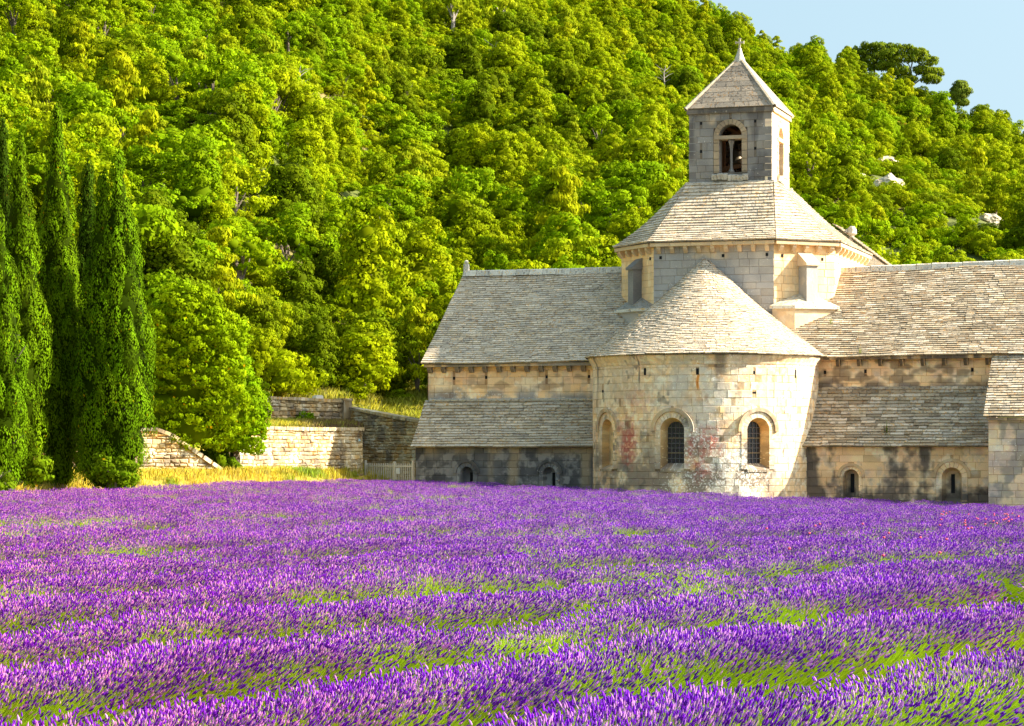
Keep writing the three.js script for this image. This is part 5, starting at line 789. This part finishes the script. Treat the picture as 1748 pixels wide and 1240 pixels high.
{
  const R = rng(777), list = [], SP = 2.45;
  for (let d = 104; d < 352; d += SP) for (let x = -.24 * d - 8; x < .24 * d + 10; x += SP) {
    const dd = d + (R() - .5) * SP * .95, X = x + (R() - .5) * SP * .95, u = R(), v = R(), w = R(), z = R();
    if (dd < footOf(X) + (X > -9 && X < 0 ? 4 : 3) || dd > 348) continue;
    const y = groundY(X, dd), px = CX + FPX * X / dd, sp = FPX / dd, n1 = fbm(X * .045, dd * .045, 71, 3), n2 = fbm(X * .06 + 9, dd * .06, 81, 3);
    const lowSlope = 1 - ss(120, 190, dd);
    const kind = u < .06 ? 'pine' : n1 < .40 + .1 * lowSlope ? (u < .72 ? 'loose' : 'tall') : n1 < .60 ? (u < .75 ? 'round' : 'shrub') : (u < .55 ? 'round' : u < .75 ? 'tall' : 'shrub');
    const s = lerp(.52, 1.3, v * v * .6 + v * .4) * lerp(.95, 1.3, lowSlope) * (kind === 'shrub' ? 1.15 : 1), pr = pick(R, kind), hgt = pr.h * s, py = CY - FPX * (y + hgt * .55 - EYE) / dd;
    if (py < -90 || px < -90 || px > 1850) continue;
    if (special.some(([a, b, r]) => Math.hypot(px - a, py - b) < r * .8)) continue;
    if (ROCKS.some(([a, b, rw, rh]) => Math.abs(px - a) < (rw * .6 + 1.0 * s) * sp && py - b > -.5 * rh * sp && py - b < 3.0 * s * sp)) continue;
    let hue = kind === 'pine' ? 'pine' : kind === 'loose' ? (w < .8 ? 'bright' : 'yellow') : n2 < .45 ? (w < .6 ? 'dark' : 'olive') : n2 < .60 ? (w < .75 ? 'olive' : 'bright') : (w < .45 ? 'yellow' : w < .8 ? 'olive' : 'bright');
    const m = HM[hue][Math.floor(z * HM[hue].length)], turn = R() * 6.283, st = lerp(.88, 1.15, R());
    const hid = (px > 722 && py > 470) || (px > 1060 && px < 1480 && py > 405) || (px > 1175 && px < 1352 && py > 110) || px < -20 || px > 1770 || py < -10 || (px < 250 && py > 330) || (px < 450 && py > 520);
    list.push({ X, y: y - .25, d: dd, px, py, s, st, turn, pr, hue, m, hid, size: hid ? 0 : s * (kind === 'shrub' ? .6 : 1) / dd });
  }
  const order = [...list].sort((a, b) => b.size - a.size || a.d - b.d), chosen = order.slice(0, 290).filter((t) => !t.hid), rest = list.filter((t) => !chosen.includes(t));
  // where each stands, told by what it stands over
  const col = (x) => x < 260 ? 'above the cypresses' : x < 430 ? 'above the large oak' : x < 590 ? 'above the upper wall' : x < 722 ? 'above the boundary wall' : x < 900 ? 'above the gable end' : x < 1060 ? 'above the transept ridge' : x < 1180 ? 'beside the drum roof' : x < 1500 ? 'behind the bell tower' : 'above the annex';
  const row = (y) => y < 110 ? 'topmost slope' : y < 210 ? 'upper slope' : y < 310 ? 'middle slope' : y < 410 ? 'lower slope' : y < 520 ? 'lowest slope' : 'slope foot';
  const cells = new Map();
  for (const t of chosen) { const hw = { olive: 'olive', bright: 'bright green', yellow: 'yellow-green', dark: 'dark', pine: 'pale' }[t.hue], k = `${hw} ${t.pr.word} ${t.pr.kind === 'pine' ? 'pine' : t.pr.kind === 'shrub' ? 'bush' : 'tree'}|${row(t.py)} ${col(t.px)}`; if (!cells.has(k)) cells.set(k, []); cells.get(k).push(t); }
  const ord = ['first', 'second', 'third', 'fourth', 'fifth', 'sixth', 'seventh', 'eighth', 'ninth', 'tenth', 'eleventh', 'twelfth', 'thirteenth', 'fourteenth', 'fifteenth', 'sixteenth', 'seventeenth', 'eighteenth'];
  const labelOf = new Map();
  for (const [k, a] of cells) { const [what, where] = k.split('|'); a.sort((p, q) => p.px - q.px); a.forEach((t, i) => labelOf.set(t, a.length === 1 ? `${what}, ${where}` : `${what}, ${where}, ${ord[i]} from cypress side`)); }
  const first = new Map();
  for (const t of chosen) {
    const key = t.pr; let g;
    if (!first.has(key)) { g = new THREE.Group(); part(g, 'crown', t.pr.geo, t.m); part(g, 'trunk', t.pr.trunk, barkMat); first.set(key, g); } else { g = first.get(key).clone(); g.children[0].material = t.m; }
    g.name = numbered(t.pr.kind === 'pine' ? 'hill_pine' : t.pr.kind === 'shrub' ? 'hill_bush' : 'hill_oak'); g.position.set(t.X, t.y, -t.d); g.rotation.y = t.turn; g.scale.set(t.s, t.s * t.st, t.s); g.userData = {};
    tag(g, labelOf.get(t), t.pr.kind === 'shrub' ? 'bush' : 'tree', 'trees on the wooded hillside'); scene.add(g);
  }
  const under = [], UR = rng(99);
  for (let d = 88; d < 346; d += 1.75) for (let x = -.225 * d - 3; x < .225 * d + 3; x += 1.75) { const X = x + (UR() - .5) * 1.8, dd = d + (UR() - .5) * 1.8, a = UR(), b = UR(), c = UR(), e = UR(); if (dd < footOf(X) + (X > -9 && X < 0 ? 5 : X < -11 ? -2 : 4)) continue; if (fbm(X * .09, dd * .09, 131, 3) > .80) continue; const y = groundY(X, dd), px = CX + FPX * X / dd, py = CY - FPX * (y - EYE) / dd; if (py < -20) continue; if (ROCKS.some(([q, r, rw, rh]) => Math.abs(px - q) < (rw * .5 + .5) * FPX / dd && py - r > -.4 * rh * FPX / dd && py - r < 12)) continue; under.push({ X, y: y - .15, d: dd, s: lerp(.5, 1.0, a), st: lerp(.7, 1.1, b), turn: c * 6.28, pr: protos.filter((p) => p.kind === 'shrub')[Math.floor(e * 3)], m: [HM.bright[0], HM.olive[0], HM.bright[2], HM.yellow[0], HM.dark[1]][Math.floor(UR() * 5)] }); }
  const woods = new THREE.Group(); woods.name = 'hillside_woods'; scene.add(woods); tag(woods, 'dense mass of green trees covering the hillside behind the abbey', 'woods', null, 'stuff');
  const bins = new Map(); for (const t of rest) { const k = t.m.uuid + t.pr.geo.uuid; if (!bins.has(k)) bins.set(k, []); bins.get(k).push(t); }
  const q = new THREE.Quaternion(), up = V(0, 1, 0);
  for (const a of bins.values()) { const im = new THREE.InstancedMesh(a[0].pr.geo, a[0].m, a.length); im.name = 'crowns'; im.userData.kind = 'stuff'; im.castShadow = im.receiveShadow = true; a.forEach((t, i) => im.setMatrixAt(i, new THREE.Matrix4().compose(V(t.X, t.y, -t.d), q.setFromAxisAngle(up, t.turn), V(t.s, t.s * t.st, t.s)))); woods.add(im); }
  const ug = new THREE.Group(); ug.name = 'undergrowth'; scene.add(ug); tag(ug, 'low green scrub covering the ground between the hillside trees', 'undergrowth', null, 'stuff');
  const ub = new Map(); for (const t of under) { const k = t.m.uuid + t.pr.geo.uuid; if (!ub.has(k)) ub.set(k, []); ub.get(k).push(t); }
  for (const a of ub.values()) { const im = new THREE.InstancedMesh(a[0].pr.geo, a[0].m, a.length); im.name = 'scrub'; im.userData.kind = 'stuff'; im.castShadow = im.receiveShadow = true; a.forEach((t, i) => im.setMatrixAt(i, new THREE.Matrix4().compose(V(t.X, t.y, -t.d), q.setFromAxisAngle(up, t.turn), V(t.s, t.s * t.st, t.s)))); ug.add(im); }
  console.log('scrub', under.length, 'proto tris', protos.map((p) => p.geo.index.count / 3).join(' '));
  console.log('hill trees', list.length, 'own', chosen.length, 'bins', bins.size, 'labels', new Set(labelOf.values()).size);
}

// ---------------------------------------------------------------- lavender
const ROW = 53 * Math.PI / 180, RX = Math.cos(ROW), RD = Math.sin(ROW), SPACE = 2.15;      // rows run away to the right; (RX, RD) along, (RD, -RX) across towards the eye
const edgeD = (X) => { const pts = [[-22, 42], [-13.9, 62], [-9.4, 83], [-6.6, 96.5], [-4.2, 99.3]]; if (X <= -4.2) { for (let i = 1; i < pts.length; i++) if (X <= pts[i][0]) return lerp(pts[i - 1][1], pts[i][1], (X - pts[i - 1][0]) / (pts[i][0] - pts[i - 1][0])); }
  const dx = X - AX, front = AD - dx * Math.tan(YAW) - (X > AX + 10.2 ? 3.4 : 2.0) / CU, ap = Math.abs(dx) < 5.1 ? AD - Math.sqrt(5.1 * 5.1 - dx * dx) : 999; return Math.min(front, ap); };
const bare = (X, d) => d > 14.6 && d < 25 && X > 2.95 + (d - 14.6) * .178 + .15 * Math.sin(d * 2.1) && X < 6.2;          // a gap in the planting at the right
{
  const tuft = (seed, n, kind) => {
    const R = rng(seed), p = [], nn = [], c = [], idx = [];
    const tri = (a, b, q, col) => { const e = V().subVectors(b, a).cross(V().subVectors(q, a)).normalize(), v = p.length / 3; for (const k of [a, b, q]) { p.push(k.x, k.y, k.z); nn.push(e.x, e.y, e.z); c.push(...col); } idx.push(v, v + 1, v + 2); };
    for (let i = 0; i < n; i++) {
      const a = R() * 6.28, q = Math.sqrt(R()), root = V(Math.cos(a) * q * .05, -.12 * R(), Math.sin(a) * q * .05), tip = V(Math.cos(a) * q * .13 + (R() - .5) * .05, 1 - .2 * R() * R() - (kind === 'leaf' ? .35 * R() : 0), Math.sin(a) * q * .13 + (R() - .5) * .05), f = R() * 6.28, w = V(Math.cos(f), 0, Math.sin(f)).multiplyScalar(kind === 'leaf' ? .0032 : .0030), mid = V().lerpVectors(root, tip, .55).add(V((R() - .5) * .03, 0, (R() - .5) * .03));
      const g = lerp(.55, 1.35, R()), gc = [.25 * g, .45 * g, .003 * g], g2 = [.42 * g, .60 * g, .015 * g];
      if (kind === 'flower') { for (const k of [gc, g2]) for (let j = 0; j < 3; j++) k[j] *= .82; }
      const wm = w.clone().multiplyScalar(1.0);
      tri(V().subVectors(root, w), V().addVectors(root, w), V().addVectors(mid, wm), gc); tri(V().subVectors(root, w), V().addVectors(mid, wm), V().subVectors(mid, wm), gc); tri(V().subVectors(mid, wm), V().addVectors(mid, wm), tip, g2);
      if (kind === 'flower' && i % 4 !== 3) {
        const dir = V().subVectors(tip, mid).normalize(), L = lerp(.040, .070, R()), r = lerp(.0040, .0062, R()), lilac = R() < .27, t = lilac ? lerp(.8, 1.2, R()) : lerp(.65, 1.25, R());
        const col = lilac ? [.55 * t, .22 * t, .60 * t] : [.165 * t, .002 * t, .46 * t], dark = lilac ? [.44 * t, .24 * t, .40 * t] : [.13 * t, .003 * t, .34 * t];
        const s0 = V().copy(tip).addScaledVector(dir, -L * .35), xx = V(.3, .1, .9).cross(dir).normalize(), zz = V().crossVectors(dir, xx), ring = (h, k) => { const o = []; for (let j = 0; j < 5; j++) { const an = j / 5 * 6.283; o.push(V().copy(s0).addScaledVector(dir, h).addScaledVector(xx, Math.cos(an) * k).addScaledVector(zz, Math.sin(an) * k)); } return o; };
        const A = ring(L * .18, r * .9), B = ring(L * .55, r), e = V().copy(s0).addScaledVector(dir, L);
        for (let j = 0; j < 5; j++) { const k = (j + 1) % 5; tri(s0, A[k], A[j], dark); tri(A[j], A[k], B[k], col); tri(A[j], B[k], B[j], col); tri(B[j], B[k], e, col); }
      }
    }
    const g = new THREE.BufferGeometry(); g.setAttribute('position', new THREE.Float32BufferAttribute(p, 3)); g.setAttribute('normal', new THREE.Float32BufferAttribute(nn, 3)); g.setAttribute('color', new THREE.Float32BufferAttribute(c, 3)); g.setIndex(idx); return g;
  };
  const mat = new THREE.MeshPhysicalMaterial({ roughness: .8, specularIntensity: .3, vertexColors: true, transmission: .25, thickness: 0 });
  const fl = [0, 1, 2, 3].map((i) => tuft(900 + i, 18, 'flower')), st = [0, 1].map((i) => tuft(920 + i, 13, 'stem')), lf = [0, 1].map((i) => tuft(930 + i, 14, 'leaf'));
  const put = { f: fl.map(() => []), s: st.map(() => []), l: lf.map(() => []) };
  const R = rng(4242), yAx = V(0, 1, 0), q = new THREE.Quaternion(), q2 = new THREE.Quaternion();
  const add = (arr, X, d, y, dir, len, wid, tint) => { q.setFromUnitVectors(yAx, dir); q2.setFromAxisAngle(yAx, R() * 6.283); q.multiply(q2); arr.push([new THREE.Matrix4().compose(V(X, y, -d), q.clone(), V(wid, len, wid)), tint]); };
  // along-row / across-row coordinates: o = X*RD - d*RX ... across grows towards the eye and the right
  const range = [1e9, -1e9]; for (const [X, d] of [[-3, 9], [3, 9], [-22, 100], [22, 90], [-14, 60], [14, 60]]) { const o = X * RD - d * RX; range[0] = Math.min(range[0], o); range[1] = Math.max(range[1], o); }
  for (let r = Math.floor(range[0] / SPACE) - 2; r <= range[1] / SPACE + 2; r++) {
    const o0 = r * SPACE + .3, ph = hash2(r, 5, 5);
    for (let l = -10; l < 125; ) {
      const Xc = o0 * RD + l * RX, dc = -o0 * RX + l * RD, inside = dc > 8.2 && dc < 104 && Math.abs(Xc) < .215 * dc + 1.6 && dc < edgeD(Xc) + .6;
      const per = dc < 22 ? 300 : dc < 38 ? 230 : dc < 60 ? 160 : 115, step = .25;
      if (inside) {
        const vig = .8 + .35 * fbm(l * .55, r * 3.7, 3, 2), patch = fbm(Xc * .22 + 4, dc * .16, 55, 3), n = Math.round(per * step), far = smoothstep(dc, 20, 60);
        for (let i = 0; i < n; i++) {
          const wob = (fbm(l * .35, r * 9.1, 91, 2) - .5) * .45, ll = l + R() * step, t0 = R() + R() - 1, t = clamp((R() * 2 - 1) * .55 + t0 * .45, -1, 1), rho = t * .26 + (R() - .5) * .16, tip = t * 1.02;
          const X = (o0 + wob) * RD + rho * RD + ll * RX, d = -(o0 + wob) * RX - rho * RX + ll * RD;
          if (d > edgeD(X) || bare(X, d) || bare(X + tip * RD * .6, d - tip * RX * .6)) continue;
          const gy = groundY(X, d), hh = .54 * vig * Math.sqrt(Math.max(.05, 1 - Math.pow(Math.abs(t) / 1.12, 2.2))) * lerp(.82, 1.1, R()), along = (R() - .5) * .3;
          const dx = (tip - rho) * RD + along * RX + .13, dz = (tip - rho) * RX - along * RD, v = V(dx, hh, dz), len = v.length();
          const k = lerp(.75, 1.2, R()), pink = ss(.3, -.9, X / (dc * .21)), tint = new THREE.Color(k * (1 + .35 * pink * R()), k, k * (1 - .12 * pink));
          const pf = t > 0 ? lerp(.80, .42, Math.pow(t, .7)) : t < -.55 ? .6 : .82, bl = (patch < .42 ? .6 : 1) * (fbm(X * 1.5 + 3, d * .6, 57, 2) < .40 ? .4 : 1);
          const fp = Math.min(1, pf * bl + far * .14);
          if (R() < fp) add(put.f[Math.floor(R() * fl.length)], X, d, gy, v.normalize(), len, lerp(.85, 1.15, R()), tint);
          else add(put.s[Math.floor(R() * st.length)], X, d, gy, v.normalize(), len * lerp(.75, 1, R()), 1, new THREE.Color(k, k, k));
        }
        for (let i = 0; i < n * .16; i++) { const t = R() * 2 - 1, X = o0 * RD + t * .5 * RD + (l + R() * step) * RX, d = -o0 * RX - t * .5 * RX + (l + R() * step) * RD; if (d > edgeD(X) || bare(X, d)) continue; const v = V(t * .5 * RD + (R() - .5) * .3, .42, t * .5 * RX + (R() - .5) * .3); const k = lerp(.6, 1.1, R()); add(put.l[i & 1], X, d, groundY(X, d), v.normalize(), lerp(.3, .5, R()), 1.5, new THREE.Color(k, k, k)); }
      }
      l += step;
    }
  }
  const field = new THREE.Group(); field.name = 'lavender_field'; scene.add(field); tag(field, 'rows of purple lavender in bloom filling the field before the abbey', 'lavender', null, 'stuff');
  let total = 0;
  for (const [k, geos, name] of [['f', fl, 'flower_spikes'], ['s', st, 'green_stems'], ['l', lf, 'leaves']]) geos.forEach((g, i) => { const a = put[k][i]; total += a.length; const im = new THREE.InstancedMesh(g, mat, a.length); im.name = name; im.userData.kind = 'stuff'; im.castShadow = im.receiveShadow = true; a.forEach(([m, c], j) => { im.setMatrixAt(j, m); im.setColorAt(j, c); }); field.add(im); });
  console.log('lavender tufts', total);

  // ---- grasses: dry straw strip, terrace, hill foot, the bare gap
  const blade = (seed, n, spread, hgt) => { const R = rng(seed), p = [], nn = [], c = [], idx = []; for (let i = 0; i < n; i++) { const a = R() * 6.28, x = (R() - .5) * spread, z = (R() - .5) * spread, h = hgt * lerp(.5, 1.1, R()), lean = lerp(.1, .5, R()) * h, w = .006 + .008 * R(), f = R() * 6.28, W = V(Math.cos(f) * w, 0, Math.sin(f) * w), A = V(x, -.05, z), M = V(x + Math.cos(a) * lean * .35, h * .6, z + Math.sin(a) * lean * .35), T = V(x + Math.cos(a) * lean, h, z + Math.sin(a) * lean), v = p.length / 3; for (const k of [V().subVectors(A, W), V().addVectors(A, W), V().addVectors(M, W), V().subVectors(M, W), T]) { p.push(k.x, k.y, k.z); nn.push(Math.sin(f) * .4, .75, -Math.cos(f) * .4); const g = lerp(.75, 1.2, hash2(i, seed, 2)); c.push(g, g, g); } idx.push(v, v + 1, v + 2, v, v + 2, v + 3, v + 3, v + 2, v + 4); } const g = new THREE.BufferGeometry(); g.setAttribute('position', new THREE.Float32BufferAttribute(p, 3)); g.setAttribute('normal', new THREE.Float32BufferAttribute(nn, 3)); g.setAttribute('color', new THREE.Float32BufferAttribute(c, 3)); g.setIndex(idx); return g; };
  const gm = new THREE.MeshPhysicalMaterial({ roughness: .8, specularIntensity: .3, vertexColors: true, transmission: .3, thickness: 0 }), G = [blade(950, 26, .5, .30), blade(951, 26, .5, .38)];
  const scatter = (name, label, cat, pts) => { const g = new THREE.Group(); g.name = name; scene.add(g); tag(g, label, cat, null, 'stuff'); G.forEach((geo, i) => { const a = pts.filter((_, k) => k % 2 === i), im = new THREE.InstancedMesh(geo, gm, a.length); im.name = 'blades'; im.userData.kind = 'stuff'; im.castShadow = im.receiveShadow = true; a.forEach(([p, s, c], j) => { im.setMatrixAt(j, new THREE.Matrix4().compose(p, q.setFromAxisAngle(yAx, R() * 6.283), V(s * 1.1, s, s * 1.1))); im.setColorAt(j, c); }); g.add(im); }); };
  const straw = (k, g) => new THREE.Color(lerp(.86, .34, g) * k, lerp(.66, .50, g) * k, lerp(.05, .01, g) * k);
  const A = [], B = [], C = [], D = [];
  for (let i = 0; i < 9000; i++) { const d = lerp(58, 104, R()), X = lerp(-.215 * d - 1, -5.0, R()); if (d < edgeD(X) + .05 || d > edgeD(X) + 22) continue; A.push([V(X, groundY(X, d), -d), lerp(.35, .9, R()), straw(lerp(.85, 1.2, R()), ss(.5, .75, fbm(X * .5, d * .3, 5, 3)))]); }
  for (let i = 0; i < 1500; i++) { const f = R(), k = Math.sqrt(R()) , x0 = lerp(-10.4, -6.35, f), d0 = lerp(94.4, 103.0, f), X = lerp(x0, lerp(-11.2, -7, f), k), d = lerp(d0, lerp(105, 109.4, f), k), red = ss(.35, .7, f) * (R() < .75 ? 1 : 0); B.push([V(X, lerp(2.88, 3.25, k), -d), lerp(.5, 1.1, R()), new THREE.Color().lerpColors(straw(1, R() * .7), new THREE.Color(.36, .20, .08), red)]); }
  for (let i = 0; i < 7000; i++) { const X = lerp(-12, 1, R()), d = lerp(106, 124, R()); if (d < footOf(X) + (X < -7 ? 4 : .5)) continue; C.push([V(X, groundY(X, d), -d), lerp(.6, 1.3, R()), straw(lerp(.8, 1.15, R()), .2 + .5 * R())]); }
  for (let i = 0; i < 420; i++) { const d = lerp(14.8, 25.4, R()), X = 2.2 + (d - 14.6) * .178 + R() * 2.0, gr = d < 20 || R() < .12 ? 1 : 0; if (!gr && R() < .5) continue; D.push([V(X, groundY(X, d), -d), gr ? lerp(.2, .42, R()) : lerp(.12, .28, R()), straw(.8, gr ? 1 : .1)]); }
  scatter('dry_grass', 'golden dry grass strip between the lavender and the stone walls', 'grass', A); scatter('terrace_grass', 'dry reddish grass on the terrace above the retaining wall', 'grass', B); scatter('slope_grass', 'yellow-green grass at the foot of the wooded hillside', 'grass', C); scatter('path_grass', 'green grass tuft in the bare gap between lavender rows', 'grass', D);
  // bare straw-covered soil in the gap
  const g = new THREE.CircleGeometry(1, 28), a = g.attributes.position; const pp = [], cc = []; for (let i = 0; i < a.count; i++) { const d = 19.8 + a.getY(i) * 6, X = 4.0 + (d - 19.8) * .178 + a.getX(i) * 1.5; pp.push(X, groundY(X, d) + .01, -d); cc.push(.58, .29, .03); } g.setAttribute('position', new THREE.Float32BufferAttribute(pp, 3)); g.setAttribute('color', new THREE.Float32BufferAttribute(cc, 3)); g.computeVertexNormals(); part(scene, 'path', g, new THREE.MeshStandardMaterial({ map: soilTex, bumpMap: soilTex, bumpScale: .05, roughness: 1, vertexColors: true }), 'structure');
  // plants that have seeded themselves on the roof
  for (const [u, y, n, s, label] of [[7.4, 2.74, 1.12, 1, 'tall yellow-green weed growing on the chapel roof near the annex'], [6.2, 5.95, .1, .45, 'small green tuft on the eaves above the chapel near the annex'], [4.75, 7.2, -1.5, .5, 'small yellow tuft where the apse roof meets the transept roof']]) { const w = B2W(u, y, n), t = thing('roof_weed', label, 'plant', [w.x, w.y, w.z]), k = G[0].clone(); t.scale.set(.6 * s, 1.6 * s, .6 * s); const a = part(t, 'leaves', k, new THREE.MeshPhysicalMaterial({ color: new THREE.Color(.35, .42, .02), roughness: .8, transmission: .3, thickness: 0, vertexColors: true })), sm = new MB(); limb(sm, [V(0, -.05, 0), V(.03, .2, 0), V(.02, .36, 0)], [.014, .01, .004], 5, new THREE.Color(1, 1, 1)); part(t, 'stem', sm.geo(), a.material); }
  // poppies
  { const pg = new THREE.IcosahedronGeometry(.024, 0), pm = new THREE.MeshStandardMaterial({ color: new THREE.Color(.62, .06, .10), roughness: .7 }), im = new THREE.InstancedMesh(pg, pm, 46), R = rng(31); for (let i = 0; i < 46; i++) { const px = i < 34 ? lerp(1600, 1745, R()) : lerp(1300, 1745, R()), d = lerp(40, 62, R()) * (i < 34 ? 1 : .7), X = (px - CX) / FPX * d; im.setMatrixAt(i, new THREE.Matrix4().compose(V(X, topOf(X, d) + .03 + .06 * R(), -d), q.identity(), V(1, .7, 1))); } im.name = 'poppy_flowers'; tag(im, 'tiny scattered red poppies among the lavender near the annex', 'flowers', null, 'stuff'); scene.add(im); }
}

renderer.render(scene, camera);
